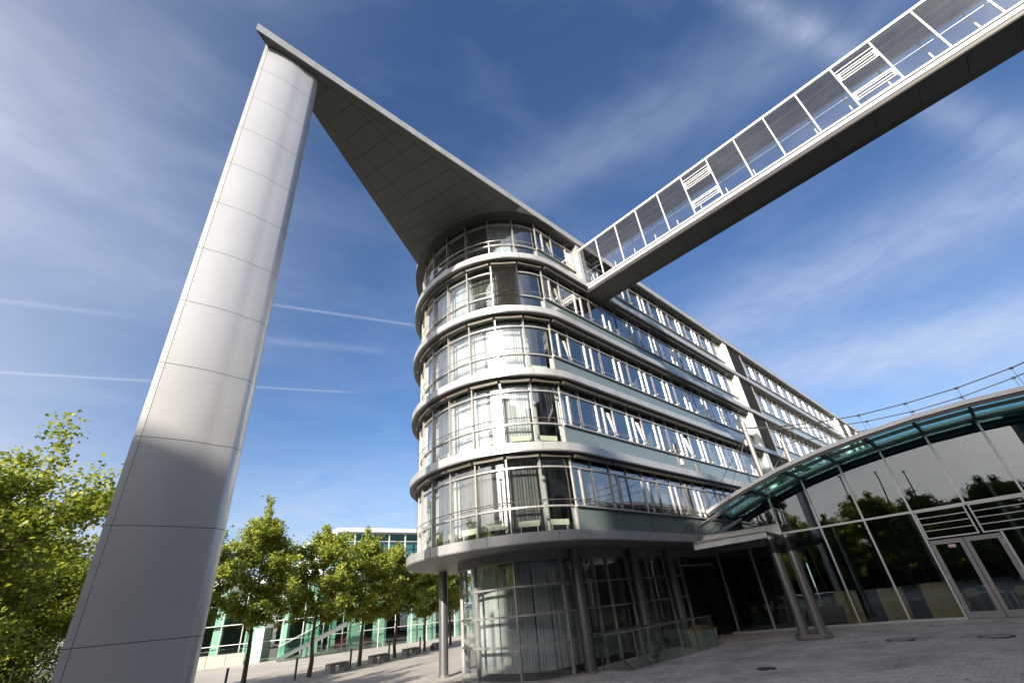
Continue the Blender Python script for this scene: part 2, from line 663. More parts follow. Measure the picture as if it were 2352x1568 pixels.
def catmull(pts, seg=8):
    out = []
    P_ = [Vector(p) for p in pts]
    for i in range(len(P_) - 1):
        p0 = P_[max(i - 1, 0)]
        p1 = P_[i]
        p2 = P_[i + 1]
        p3 = P_[min(i + 2, len(P_) - 1)]
        for k in range(seg):
            t = k / seg
            out.append(0.5 * ((2 * p1) + (-p0 + p2) * t + (2 * p0 - 5 * p1 + 4 * p2 - p3) * t * t + (-p0 + 3 * p1 - 3 * p2 + p3) * t ** 3))
    out.append(P_[-1])
    return out


def offset_poly(pts, d):
    """offset an open polyline to its left-hand side by d"""
    out = []
    for i, p in enumerate(pts):
        a = pts[max(i - 1, 0)]
        b = pts[min(i + 1, len(pts) - 1)]
        t = (b - a).normalized()
        n = Vector((-t.y, t.x))
        out.append(p + n * d)
    return out


def lerp(a, b, t):
    return a + (b - a) * t


def gz(x, y):
    """height of the paving: level by the pavilion, falling gently away from it"""
    return -0.025 * max(0.0, min(16.0, y - 5.0))


# ================================================================== ground
g = MB()
XS = [-900, -300, -80, -20, 0, 8, 15.55, 21.2, 30, 45, 80, 300, 1200]
YS = [-600, -200, -60, -20, 0, 5, 8, 11.12, 12.45, 14, 17, 21, 30, 60, 200, 900]
for i in range(len(XS) - 1):
    for j in range(len(YS) - 1):
        if XS[i] == 15.55 and YS[j] == 11.12:
            continue                                   # stairwell opening
        x0, x1, y0, y1 = XS[i], XS[i + 1], YS[j], YS[j + 1]
        g.quad((x0, y0, gz(x0, y0) - 0.02), (x1, y0, gz(x1, y0) - 0.02), (x1, y1, gz(x1, y1) - 0.02), (x0, y1, gz(x0, y1) - 0.02))
plaza = struct(g.build('ground', M_GROUND))
tag_bed = MB()
tag_bed.quad((9.5, -4, -0.014), (30.5, -4, -0.014), (30.5, 5, -0.014), (9.5, 5, -0.014))
tag_bed.quad((9.5, 5, -0.014), (30.5, 5, -0.014), (30.5, 11.1, gz(0, 11.1) - 0.014), (9.5, 11.1, gz(0, 11.1) - 0.014))
tag_bed.quad((9.5, 11.1, gz(0, 11.1) - 0.014), (15.5, 11.1, gz(0, 11.1) - 0.014), (15.5, 18.5, gz(0, 18.5) - 0.014), (9.5, 18.5, gz(0, 18.5) - 0.014))
pave = struct(tag_bed.build('pavement', M_BED))

# pavers: rows run parallel to the office front
rng = np.random.default_rng(5)
PW, PH, GAP = 0.245, 0.122, 0.007
cand = []
ymin, ymax = -3.6, 18.3
rows = int((28.4 - 9.6) / PH)
for r_ in range(rows):
    x = 9.6 + (r_ + 0.5) * PH
    off = (r_ % 2) * PW * 0.5
    for yc in np.arange(ymin + off, ymax, PW):
        if yc > 11.0 and x > 15.4:
            continue
        # inside the round part of the office ground floor or its steel columns: left out
        if (x > 12.4 and yc > 13.4) or (x > 28.25 - 0.05 * yc + 0.3):
            continue
        # keep only what the photograph could see
        vx, vy = x, yc
        depth = 0.6132 * vx + 0.6009 * vy - 0.5128 * 2.1
        if depth < 1:
            continue
        px = 1176 + 1011 * (0.7333 * vx - 0.6743 * vy + 0.0867 * 2.1) / depth
        py = 784 + 1011 * (0.2937 * vx + 0.4292 * vy + 0.8541 * 2.1) / depth
        if py > 1700 or px < 800 or px > 2600:
            continue
        skip = False
        for (mx, my, mr) in ((21.63, 4.38, 0.42), (22.05, 2.0, 0.44), (15.7, 6.62, 0.26)):
            if (x - mx) ** 2 + (yc - my) ** 2 < (mr + 0.06) ** 2:
                skip = True
        if skip:
            continue
        cand.append((depth, x, yc))
cand.sort()
pv = MB()
hx, hy = PH / 2 - GAP, PW / 2 - GAP
pv.hexa([(-hx, -hy, -0.03), (hx, -hy, -0.03), (hx, hy, -0.03), (-hx, hy, -0.03), (-hx, -hy, 0), (hx, -hy, 0), (hx, hy, 0), (-hx, hy, 0)])
pv_me = []
for c_ in ((0.42, 0.385, 0.355), (0.37, 0.335, 0.305), (0.45, 0.42, 0.395), (0.40, 0.36, 0.33)):
    mm = pbr('paver_tone_%d' % len(pv_me), c_, 0.85, 0, 0.12, 0.5, bump=0.3, bscale=60)
    pv_me.append(pv.mesh('paver', mm))
rr = random.Random(3)
# the 300 stones that show largest and inside the frame become parts of their own
vis = []
for c_ in cand:
    d_, x, y = c_
    px = 1176 + 1011 * (0.7333 * x - 0.6743 * y + 0.0867 * 2.1) / d_
    py = 784 + 1011 * (0.2937 * x + 0.4292 * y + 0.8541 * 2.1) / d_
    if py < 1568 and 1000 < px < 2352:
        vis.append(c_)
    if len(vis) >= 300:
        break
vset = set((c_[1], c_[2]) for c_ in vis)
for d_, x, y in vis:
    link('paver', pv_me[rr.randrange(4)], pave, (x, y, gz(x, y) + rr.uniform(-0.002, 0.003)), (rr.uniform(-0.012, 0.012), rr.uniform(-0.008, 0.008), rr.uniform(-0.01, 0.01)))
rest = [c_ for c_ in cand if (c_[1], c_[2]) not in vset]
V = np.zeros((len(rest), 8, 3))
base = np.array(pv.v)
for i, (d_, x, y) in enumerate(rest):
    V[i] = base + np.array([x, y, gz(x, y) + rr.uniform(-0.002, 0.003)])
    V[i, 4:, 2] += rng.uniform(-0.0018, 0.0018, 4)
F = np.array([(4, 5, 6, 7), (0, 1, 5, 4), (1, 2, 6, 5), (2, 3, 7, 6), (3, 0, 4, 7)])
me = bpy.data.meshes.new('pavers')
fa = (F[None] + (np.arange(len(rest)) * 8)[:, None, None]).reshape(-1, 4)
me.vertices.add(len(rest) * 8)
me.vertices.foreach_set('co', V.reshape(-1))
me.loops.add(len(fa) * 4)
me.loops.foreach_set('vertex_index', fa.reshape(-1).astype(np.int32))
me.polygons.add(len(fa))
me.polygons.foreach_set('loop_start', (np.arange(len(fa)) * 4).astype(np.int32))
me.polygons.foreach_set('loop_total', np.full(len(fa), 4, dtype=np.int32))
me.update(calc_edges=True)
me.materials.append(M_PAVER)
stuff(link('pavers', me, pave))

# stairwell down beside the office: pit walls and steps
pit = MB()
z0 = gz(0, 11.12)
pit.box(15.4, 11.0, -3.0, 21.35, 11.12, z0 + 0.015)
pit.box(15.4, 12.45, -3.0, 21.35, 12.6, z0 + 0.10)
pit.box(21.2, 11.12, -3.0, 21.35, 12.45, z0 + 0.015)
pit.box(15.4, 11.12, -3.0, 15.55, 12.45, z0 + 0.004)
for i in range(13):
    pit.box(15.55 + i * 0.29, 11.12, -3.0, 15.55 + (i + 1) * 0.29, 12.45, z0 - 0.17 * (i + 1))
pit.box(15.55 + 13 * 0.29, 11.12, -3.0, 21.2, 12.45, -2.5)
struct(pit.build('stairwell', M_CONC))

# ================================================================== office building
OB = (14.0, 11.0, 0.0)
office = thing('office_building', 'long five storey glass office block with rounded end and a pointed roof blade', 'office building', OB)
LEDGE_PTS = [(15.0, 10.55), (14.1, 10.57), (13.2, 10.75), (12.3, 11.2), (11.5, 11.85), (10.85, 12.8), (10.42, 14.0), (10.27, 15.4), (10.45, 16.9),
             (11.1, 18.5), (12.4, 20.2), (14.5, 21.7), (17.3, 22.8), (21, 23.4)]
curve = [Vector((90.0, 10.55))] + catmull(LEDGE_PTS, 6) + [Vector((30.0, 23.5)), Vector((90.0, 23.5))]
curve = [Vector((p.x, p.y)) for p in curve]
inner = lambda d: offset_poly(curve, -d) if True else None
# the polyline runs from +X round the nose to the back: interior lies to its left or right
_t = offset_poly(curve, 0.5)
SGN = 1 if _t[5].y > curve[5].y else -1


def ring(d):
    return offset_poly(curve, SGN * d)


def simp(poly):
    return [(p.x, p.y) for p in poly]


ZB = [3.88, 7.10, 10.35, 13.60, 16.85]          # undersides of the ledges
ZR = 20.0                                        # underside of the roof
TH = 0.35
for i, zb in enumerate(ZB):
    b = MB()
    poly = simp(ring(-0.06 if i == 0 else 0.0))
    poly = poly[::-1]
    # rounded nosing: three stacked slabs
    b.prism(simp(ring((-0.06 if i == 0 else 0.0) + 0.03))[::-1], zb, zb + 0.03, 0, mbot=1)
    b.prism(poly, zb + 0.03, zb + TH - 0.02)
    b.prism(simp(ring((-0.06 if i == 0 else 0.0) + 0.02))[::-1], zb + TH - 0.02, zb + TH)
    led = b.build('floor_ledge', [M_LEDGE, M_SOFFIT2], office)
    # sheet joints of the fascia: narrow recessed-looking cover strips
    j = MB()
    ds = 0
    acc = 0
    rg = ring((-0.06 if i == 0 else 0.0) - 0.004)
    for a in range(1, len(rg)):
        seg = (rg[a] - rg[a - 1]).length
        nseg = max(1, int(seg / 2.53))
        if seg > 6:
            for q in range(1, nseg):
                p = rg[a - 1].lerp(rg[a], q / nseg)
                if p.y < 11 and p.x < 60:
                    j.box(p.x - 0.006, p.y - 0.002, zb + 0.03, p.x + 0.006, p.y + 0.02, zb + TH - 0.02)
        else:
            acc += seg
            if acc > 2.5:
                acc = 0
                p = rg[a]
                t = (rg[min(a + 1, len(rg) - 1)] - rg[a - 1]).normalized()
                j.beam((p.x - t.x * 0.006, p.y - t.y * 0.006, zb + 0.18), (p.x + t.x * 0.006, p.y + t.y * 0.006, zb + 0.18), 0.012, TH - 0.06)
    j.build('joint_strips', M_DARKFRAME, led)
# dark gutter line and second step under each ledge where the blinds live
for zb in ZB[1:] + [ZR]:
    b = MB()
    o_ = ring(0.22)
    i_ = ring(0.42)
    for a in range(len(o_) - 1):
        if o_[a].x > 88 and a > 3:
            continue
        b.hexa([(o_[a].x, o_[a].y, zb - 0.07), (o_[a + 1].x, o_[a + 1].y, zb - 0.07), (i_[a + 1].x, i_[a + 1].y, zb - 0.07), (i_[a].x, i_[a].y, zb - 0.07),
                (o_[a].x, o_[a].y, zb - 0.003), (o_[a + 1].x, o_[a + 1].y, zb - 0.003), (i_[a + 1].x, i_[a + 1].y, zb - 0.003), (i_[a].x, i_[a].y, zb - 0.003)])
    b.build('blind_rail', M_DARKFRAME, office)

# roof slab and parapet
b = MB()
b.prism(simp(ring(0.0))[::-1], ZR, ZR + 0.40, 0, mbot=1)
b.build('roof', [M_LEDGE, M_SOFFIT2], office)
b = MB()
pr = ring(0.55)
for k in range(7):
    z0_, z1_ = ZR + 0.4 + k * 0.15, ZR + 0.4 + k * 0.15 + 0.12
    b.prism(simp(ring(0.55 if k % 2 == 0 else 0.57))[::-1], z0_ + 0.002, z1_)
    b.prism(simp(ring(0.66))[::-1], z1_ - 0.001, z1_ + 0.031)
b.build('parapet', M_LOUVRE, office)

# --- straight front: windows
MOD = 1.265
X0 = 13.83
YG = 11.035


def make_frame(open_sash=False, split=True, n=2):
    b = MB()
    for k in range(n):
        x = k * MOD
        b.box(x - 0.03, 10.98, 1.28, x + 0.03, 11.06, 3.245)       # full mullion
        if k == 0 and split:
            xp = x + 0.42 * MOD
            b.box(xp - 0.04, 10.985, 1.28, xp + 0.04, 11.06, 2.70)
    W_ = n * MOD
    b.box(-0.03 + 0.06, 10.97, 2.70, W_ - 0.03, 11.06, 2.76)          # upper transom
    b.box(-0.03, 10.92, 1.22, W_ - 0.03, 11.14, 1.278)         # sill
    b.box(-0.03, 11.0, 3.18, W_ - 0.03, 11.08, 3.246)
    return b


def pane_box(x0, x1, z0_, z1_, y=YG):
    b = MB()
    b.box(x0, y - 0.006, z0_, x1, y + 0.006, z1_)
    return b


FR = make_frame().mesh('window', M_FRAME)
xs_post = 0.42 * MOD
P_DEFS = [(0.03, xs_post - 0.045, 1.28, 2.70), (MOD + 0.03, 2 * MOD - 0.03, 1.28, 2.70), (0.03, MOD - 0.03, 2.76, 3.18), (MOD + 0.03, 2 * MOD - 0.03, 2.76, 3.18)]
P_ME = [pane_box(*d).mesh('pane', M_GLASS) for d in P_DEFS]
# everything in one (far bays)
b = MB()
for d in P_DEFS:
    b.box(d[0], YG - 0.006, d[2], d[1], YG + 0.006, d[3])
P_ALL = b.mesh('panes', M_GLASS)


def sash_mesh(tilt):
    b = MB()
    x0_, x1_ = xs_post + 0.05, MOD - 0.035
    zz0, zz1 = 1.29, 2.69
    f = 0.045

    def S(x, z, y):
        dz = z - zz0
        return (x, y + math.sin(tilt) * dz, zz0 + math.cos(tilt) * dz)

    def sb(xa, xb, za, zb_, ya, yb, m):
        b.hexa([S(xa, za, ya), S(xb, za, ya), S(xb, za, yb), S(xa, za, yb), S(xa, zb_, ya), S(xb, zb_, ya), S(xb, zb_, yb), S(xa, zb_, yb)], m)
    sb(x0_, x0_ + f, zz0, zz1, 10.985, 11.045, 0)
    sb(x1_ - f, x1_, zz0, zz1, 10.985, 11.045, 0)
    sb(x0_ + f, x1_ - f, zz0, zz0 + f, 10.985, 11.045, 0)
    sb(x0_ + f, x1_ - f, zz1 - f, zz1, 10.985, 11.045, 0)
    sb(x0_ + f, x1_ - f, zz0 + f, zz1 - f, 11.01, 11.022, 1)
    return b.mesh('sash', [M_DARKFRAME, M_GLASS])


SASH_C = sash_mesh(0.0)
SASH_O = sash_mesh(0.10)
b = MB()
b.box(0.008, 11.02, TH + 0.004, 2 * MOD - 0.008, 11.05, 1.215)
SPAN_ME = b.mesh('spandrel_panel', M_SPAN)
b = MB()
b.box(0.05, 10.72, 3.07, MOD * 2 - 0.05, 10.84, 3.165)
b.box(0.05, 10.74, 3.03, MOD * 2 - 0.05, 10.82, 3.07)
BLBOX = b.mesh('blind_box', M_BLIND)
b = MB()
b.tube([(0.07, 10.79, 1.5), (0.07, 10.79, 3.07)], 0.004, 4)
BLCORD = b.mesh('blind_cord', M_CABLE)

runs = []
for fl in range(5):
    zb = ZB[fl]
    for i in range(9):
        runs.append((fl, X0 + i * 2 * MOD, i, zb))
opens = {(1, 1), (1, 2), (1, 4), (2, 0), (3, 0), (4, 0)}
for fl, x, i, zb in runs:
    if fl == 4 and i in (1,):
        # bridge door bay: only the left module stays, the bridge lands on the rest
        pass
    w = link('window', FR, office, (x, 0, zb))
    if i < 6:
        for pm in P_ME:
            link('pane', pm, w)
    else:
        link('panes', P_ALL, w)
    link('sash', SASH_O if (fl, i) in opens else SASH_C, w)
    link('spandrel_panel', SPAN_ME, office, (x, 0, zb))
    link('blind_box', BLBOX, office, (x, 0, zb))
    if rr.random() < 0.6:
        link('blind_cord', BLCORD, office, (x, 0, zb))
XL0 = X0 + 18 * MOD         # 36.6: plastered pier and louvres
for fl in range(5):
    zb = ZB[fl]
    b = MB()
    b.box(XL0, 10.66, zb + TH + 0.002, XL0 + 0.75, 11.4, zb + 3.245)
    b.box(XL0 + 0.75, 11.25, zb + TH + 0.002, XL0 + 3.75, 11.4, zb + 3.245, 1)
    b.build('pier', [M_PLASTER, M_DARK], office)
    lf = MB()
    lf.box(XL0 + 3.68, 10.72, zb + TH + 0.002, XL0 + 3.78, 11.2, zb + 3.245)
    fr_ = lf.build('louvre_frame', M_FRAME, office)
    s_ = MB()
    s_.hexa([(XL0 + 0.80, 10.74, -0.03), (XL0 + 3.68, 10.74, -0.03), (XL0 + 3.68, 10.88, 0.03), (XL0 + 0.80, 10.88, 0.03),
             (XL0 + 0.80, 10.74, -0.012), (XL0 + 3.68, 10.74, -0.012), (XL0 + 3.68, 10.88, 0.048), (XL0 + 0.80, 10.88, 0.048)])
    if fl == 0:
        SLAT = s_.mesh('louvre_slat', M_LOUVRE)
    for k in range(24):
        link('louvre_slat', SLAT, fr_, (0, 0, zb + TH + 0.1 + k * 0.119))
# far bays beyond the louvres
XF0 = XL0 + 3.82
for fl in range(1, 5):
    zb = ZB[fl]
    for i in range(12):
        x = XF0 + i * 2 * MOD
        w = link('window', FR, office, (x, 0, zb))
        link('panes', P_ALL, w)
        link('sash', SASH_O if rr.random() < 0.08 else SASH_C, w)
        link('spandrel_panel', SPAN_ME, office, (x, 0, zb))
XE = XF0 + 24 * MOD
for fl in range(1, 5):
    zb = ZB[fl]
    b = MB()
    b.box(XE, 10.66, zb + TH + 0.002, XE + 1.3, 11.4, zb + 3.245)
    b.box(XE + 5.0, 10.66, zb + TH + 0.002, XE + 6.6, 11.4, zb + 3.245)
    b.box(XE + 11.0, 10.66, zb + TH + 0.002, XE + 12.0, 11.4, zb + 3.245)
    b.box(XE + 1.3, 11.25, zb + TH + 0.002, XE + 20, 11.4, zb + 3.245, 1)
    b.build('pier', [M_PLASTER, M_DARK], office)
    s_ = MB()
    for (xa, xb) in ((XE + 1.3, XE + 5.0), (XE + 6.6, XE + 11.0), (XE + 12.0, 89.0)):
        for k in range(14):
            z = zb + TH + 0.12 + k * 0.2
            s_.box(xa, 10.76, z, xb, 10.86, z + 0.05)
    stuff(s_.build('louvre_slats', M_LOUVRE, office))
# handrails along every storey
for fl in range(5):
    zb = ZB[fl]
    b = MB()
    rp = ring(0.36)
    pts = []
    for p in rp:
        if p.x <= 15.5:
            pts.append((p.x, p.y, zb + 1.47))
        elif p.y > 20 and p.x < 22:
            pts.append((p.x, p.y, zb + 1.47))
    pts = [(XL0 + 0.3, 10.80, zb + 1.47), (XL0 + 0.1, 10.72, zb + 1.47), (15.6, rp[0].y - 0.0, zb + 1.47)] + pts
    b.tube(pts, 0.017, 6)
    b.tube([(XF0, 10.82, zb + 1.47), (XE + 0.2, 10.82, zb + 1.47)], 0.018, 6)
    b.box(XL0 + 0.05, 10.70, zb + 1.46, XL0 + 0.09, 10.95, zb + 1.49)
    for k in range(18):
        b.box(X0 + k * MOD - 0.012, rp[0].y, zb + 1.42, X0 + k * MOD + 0.012, 10.95, zb + 1.45)
        b.box(X0 + k * MOD - 0.02, rp[0].y - 0.02, zb + 1.42, X0 + k * MOD + 0.02, rp[0].y + 0.02, zb + 1.48)
    for k in range(24):
        b.box(XF0 + k * MOD - 0.02, 10.80, zb + 1.42, XF0 + k * MOD + 0.02, 10.95, zb + 1.48)
    b.build('handrail', M_STEEL, office)

# --- the rounded nose: bays along the glass line
gl = ring(0.55)
front = [p for p in gl]
# arc table starting where x drops below X0
acc = []
started = False
prev = None
tab = []
s_len = 0.0
for a in range(len(gl) - 1):
    p, q = gl[a], gl[a + 1]
    if not started:
        if p.x >= X0 >= q.x and p.y < 12:
            t = (p.x - X0) / (p.x - q.x)
            st = p.lerp(q, t)
            started = True
            tab.append((0.0, st))
            s_len = (q - st).length
            tab.append((s_len, q))
    else:
        s_len += (q - p).length
        tab.append((s_len, q))


def at_arc(s):
    for a in range(len(tab) - 1):
        if tab[a][0] <= s <= tab[a + 1][0]:
            t = (s - tab[a][0]) / max(1e-6, tab[a + 1][0] - tab[a][0])
            return tab[a][1].lerp(tab[a + 1][1], t)
    return tab[-1][1]


def nrm(s):
    a = at_arc(max(0, s - 0.05))
    b_ = at_arc(s + 0.05)
    t = (b_ - a).normalized()
    n = Vector((t.y, -t.x))
    c = Vector((14, 16))
    if n.dot(at_arc(s) - c) < 0:
        n = -n
    return n


SUB = 4


def strip(b, s0, s1, z0_, z1_, o0, o1, m=0, sub=SUB):
    """a band following the glass line between arc positions, offsets outwards o0..o1"""
    for k in range(sub):
        a = s0 + (s1 - s0) * k / sub
        c = s0 + (s1 - s0) * (k + 1) / sub
        pa, pc, na, nc = at_arc(a), at_arc(c), nrm(a), nrm(c)
        A0, A1 = pa + na * o0, pa + na * o1
        C0, C1 = pc + nc * o0, pc + nc * o1
        b.hexa([(A1.x, A1.y, z0_), (A0.x, A0.y, z0_), (C0.x, C0.y, z0_), (C1.x, C1.y, z0_), (A1.x, A1.y, z1_), (A0.x, A0.y, z1_), (C0.x, C0.y, z1_), (C1.x, C1.y, z1_)], m)


NB = 14
NOSE_F, NOSE_P, NOSE_ALL, NOSE_C, NOSE_BX, NOSE_R = [], [], [], [], [], []
for k in range(NB):
    s0, s1 = k * MOD, (k + 1) * MOD
    e = 0.03 / 1.0
    b = MB()
    p = at_arc(s1)
    n = nrm(s1)
    t = Vector((-n.y, n.x))

    def post(p, n, t, w, y0_, y1_, z0_, z1_):
        q = [p + t * -w + n * y0_, p + t * w + n * y0_, p + t * w + n * y1_, p + t * -w + n * y1_]
        b.hexa([(u.x, u.y, z0_) for u in q] + [(u.x, u.y, z1_) for u in q])
    post(p, n, t, 0.028, -0.03, 0.14, TH, 3.245)
    if k == 0:
        p2, n2 = at_arc(0), nrm(0)
        post(p2, n2, Vector((-n2.y, n2.x)), 0.03, -0.032, 0.145, TH, 1.22)
    strip(b, s0 + e, s1 - e, 1.24, 1.30, -0.02, 0.09)
    strip(b, s0 + e, s1 - e, 2.70, 2.76, -0.02, 0.09)
    strip(b, s0 + e, s1 - e, 3.18, 3.246, -0.03, 0.06)
    strip(b, s0 + e, s1 - e, TH - 0.0, TH + 0.03, -0.02, 0.05)
    NOSE_F.append(b.mesh('window', M_FRAME))
    pl = []
    allb = MB()
    for (za, zc) in ((TH + 0.03, 1.24), (1.30, 2.70), (2.76, 3.18)):
        b = MB()
        strip(b, s0 + e, s1 - e, za, zc, -0.006, 0.006)
        strip(allb, s0 + e, s1 - e, za, zc, -0.006, 0.006)
        pl.append(b.mesh('pane', M_GLASS, True))
    NOSE_P.append(pl)
    NOSE_ALL.append(allb.mesh('panes', M_GLASS, True))
    b = MB()
    nw = 36
    for q in range(nw):
        sa = s0 + (s1 - s0) * q / nw
        sb_ = s0 + (s1 - s0) * (q + 1) / nw
        oa = -0.40 - 0.035 * math.sin(q * 1.7 + k) - 0.012 * math.sin(q * 4.1 + k)
        ob = -0.40 - 0.035 * math.sin((q + 1) * 1.7 + k) - 0.012 * math.sin((q + 1) * 4.1 + k)
        pa = at_arc(sa) + nrm(sa) * oa
        pb = at_arc(sb_) + nrm(sb_) * ob
        b.quad((pa.x, pa.y, TH + 0.30), (pb.x, pb.y, TH + 0.30), (pb.x, pb.y, 3.12), (pa.x, pa.y, 3.12))
    NOSE_C.append(b)
    b = MB()
    pa = at_arc(s0 + 0.05) + nrm(s0) * 0.28
    pb = at_arc(s1 - 0.05) + nrm(s1) * 0.28
    b.beam((pa.x, pa.y, 3.10), (pb.x, pb.y, 3.10), 0.11, 0.11)
    b.tube([(pa.x, pa.y, 1.6), (pa.x, pa.y, 3.05)], 0.004, 4)
    NOSE_BX.append(b.mesh('blind_box', M_BLIND))
    b = MB()
    pa = at_arc(s0 + 0.18) - nrm(s0 + 0.18) * 0.22
    pb = at_arc(s1 - 0.25) - nrm(s1 - 0.25) * 0.22
    b.beam((pa.x, pa.y, 0.74), (pb.x, pb.y, 0.74), 0.07, 0.20)
    for u in (pa.lerp(pb, 0.1), pa.lerp(pb, 0.9)):
        b.box(u.x - 0.015, u.y - 0.015, TH, u.x + 0.015, u.y + 0.015, 0.66)
    NOSE_R.append(b.mesh('radiator', M_RAD))
CURT_KIND = {
    4: 'p', 3: 'p', 2: 'p', 1: 'p', 0: 'p'}
curt_me = {}
patt = [
    'xdddPPPPPPPPPP', 'xPPPPPPPPPPPPP', 'xPPPPPPPPPPPPP', 'xPdPPdPPPPPPPP', 'xPddddPPPPPPPP']
for fl in range(5):
    zb = ZB[fl]
    for k in range(NB):
        w = link('window', NOSE_F[k], office, (0, 0, zb))
        if k < 7:
            for pm in NOSE_P[k]:
                link('pane', pm, w)
        else:
            link('panes', NOSE_ALL[k], w)
        link('blind_box', NOSE_BX[k], office, (0, 0, zb))
        c = patt[fl][k]
        if c in 'PD' or c == 'd':
            key = (k, c)
            if key not in curt_me:
                curt_me[key] = NOSE_C[k].mesh('curtain', M_CURT if c == 'P' else M_CURTD, True)
            link('curtain', curt_me[key], office, (0, 0, zb))
        if fl in (0, 1, 2) and k < 8:
            link('radiator', NOSE_R[k], office, (0, 0, zb))
# lowered venetian blind on the fourth storey
bl = MB()
kb = 1
s0, s1 = kb * MOD + 0.03, (kb + 1) * MOD - 0.03
for q in range(44):
    z = 0.42 + q * 0.062
    pa = at_arc(s0) + nrm(s0) * 0.26
    pb = at_arc(s1) + nrm(s1) * 0.26
    n = (nrm(s0) + nrm(s1)).normalized() * 0.036
    bl.hexa([(pa.x + n.x, pa.y + n.y, z - 0.034), (pb.x + n.x, pb.y + n.y, z - 0.034), (pb.x - n.x, pb.y - n.y, z + 0.026), (pa.x - n.x, pa.y - n.y, z + 0.026),
             (pa.x + n.x, pa.y + n.y, z - 0.030), (pb.x + n.x, pb.y + n.y, z - 0.030), (pb.x - n.x, pb.y - n.y, z + 0.030), (pa.x - n.x, pa.y - n.y, z + 0.030)])
o = bl.build('venetian_blind', M_BLIND, office, loc=(0, 0, ZB[3]))
o['label'] = 'lowered dark slatted blind over one curved window'

# interior: inner columns, rear walls, ceilings, room floors
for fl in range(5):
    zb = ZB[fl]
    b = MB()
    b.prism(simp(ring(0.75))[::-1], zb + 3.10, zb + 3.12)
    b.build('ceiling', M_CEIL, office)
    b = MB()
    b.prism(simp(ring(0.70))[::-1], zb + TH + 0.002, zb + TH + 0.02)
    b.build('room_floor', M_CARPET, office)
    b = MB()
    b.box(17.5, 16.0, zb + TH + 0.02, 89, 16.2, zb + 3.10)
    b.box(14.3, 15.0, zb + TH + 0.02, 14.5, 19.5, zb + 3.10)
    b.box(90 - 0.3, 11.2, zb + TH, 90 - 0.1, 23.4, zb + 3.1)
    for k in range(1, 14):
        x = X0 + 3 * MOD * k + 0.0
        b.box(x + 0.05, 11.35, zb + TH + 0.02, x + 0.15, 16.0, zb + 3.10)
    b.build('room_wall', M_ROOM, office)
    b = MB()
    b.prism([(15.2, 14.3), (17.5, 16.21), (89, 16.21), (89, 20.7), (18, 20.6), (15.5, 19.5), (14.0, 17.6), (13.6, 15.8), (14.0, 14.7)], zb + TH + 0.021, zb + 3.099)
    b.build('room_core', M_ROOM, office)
    for x in (13.35, 21.4, 29.0, 46.0, 56.0):
        b = MB()
        b.tube([(x, 12.25, zb + TH + 0.02), (x, 12.25, zb + 3.10)], 0.20, 16)
        b.build('inner_column', M_PLASTER, office, True)
# blinds / curtains behind a few straight windows
b = MB()
nw = 30
for q in range(nw):
    xa, xb = MOD * 1.05 + MOD * 0.9 * q / nw, MOD * 1.05 + MOD * 0.9 * (q + 1) / nw
    b.quad((xa, 11.38 + 0.03 * math.sin(q * 1.9), TH + 0.6), (xb, 11.38 + 0.03 * math.sin((q + 1) * 1.9), TH + 0.6), (xb, 11.38 + 0.03 * math.sin((q + 1) * 1.9), 3.1), (xa, 11.38 + 0.03 * math.sin(q * 1.9), 3.1))
SC_D = b.mesh('curtain', M_CURTD, True)
SC_P = b.mesh('curtain', M_CURT, True)
for fl in range(5):
    for i in range(9):
        if fl == 0 and i < 7:
            link('curtain', SC_D, office, (X0 + i * 2 * MOD, 0, ZB[fl]))
        elif rr.random() < 0.14:
            link('curtain', SC_P, office, (X0 + i * 2 * MOD - (MOD if rr.random() < 0.3 else 0), 0, ZB[fl]))

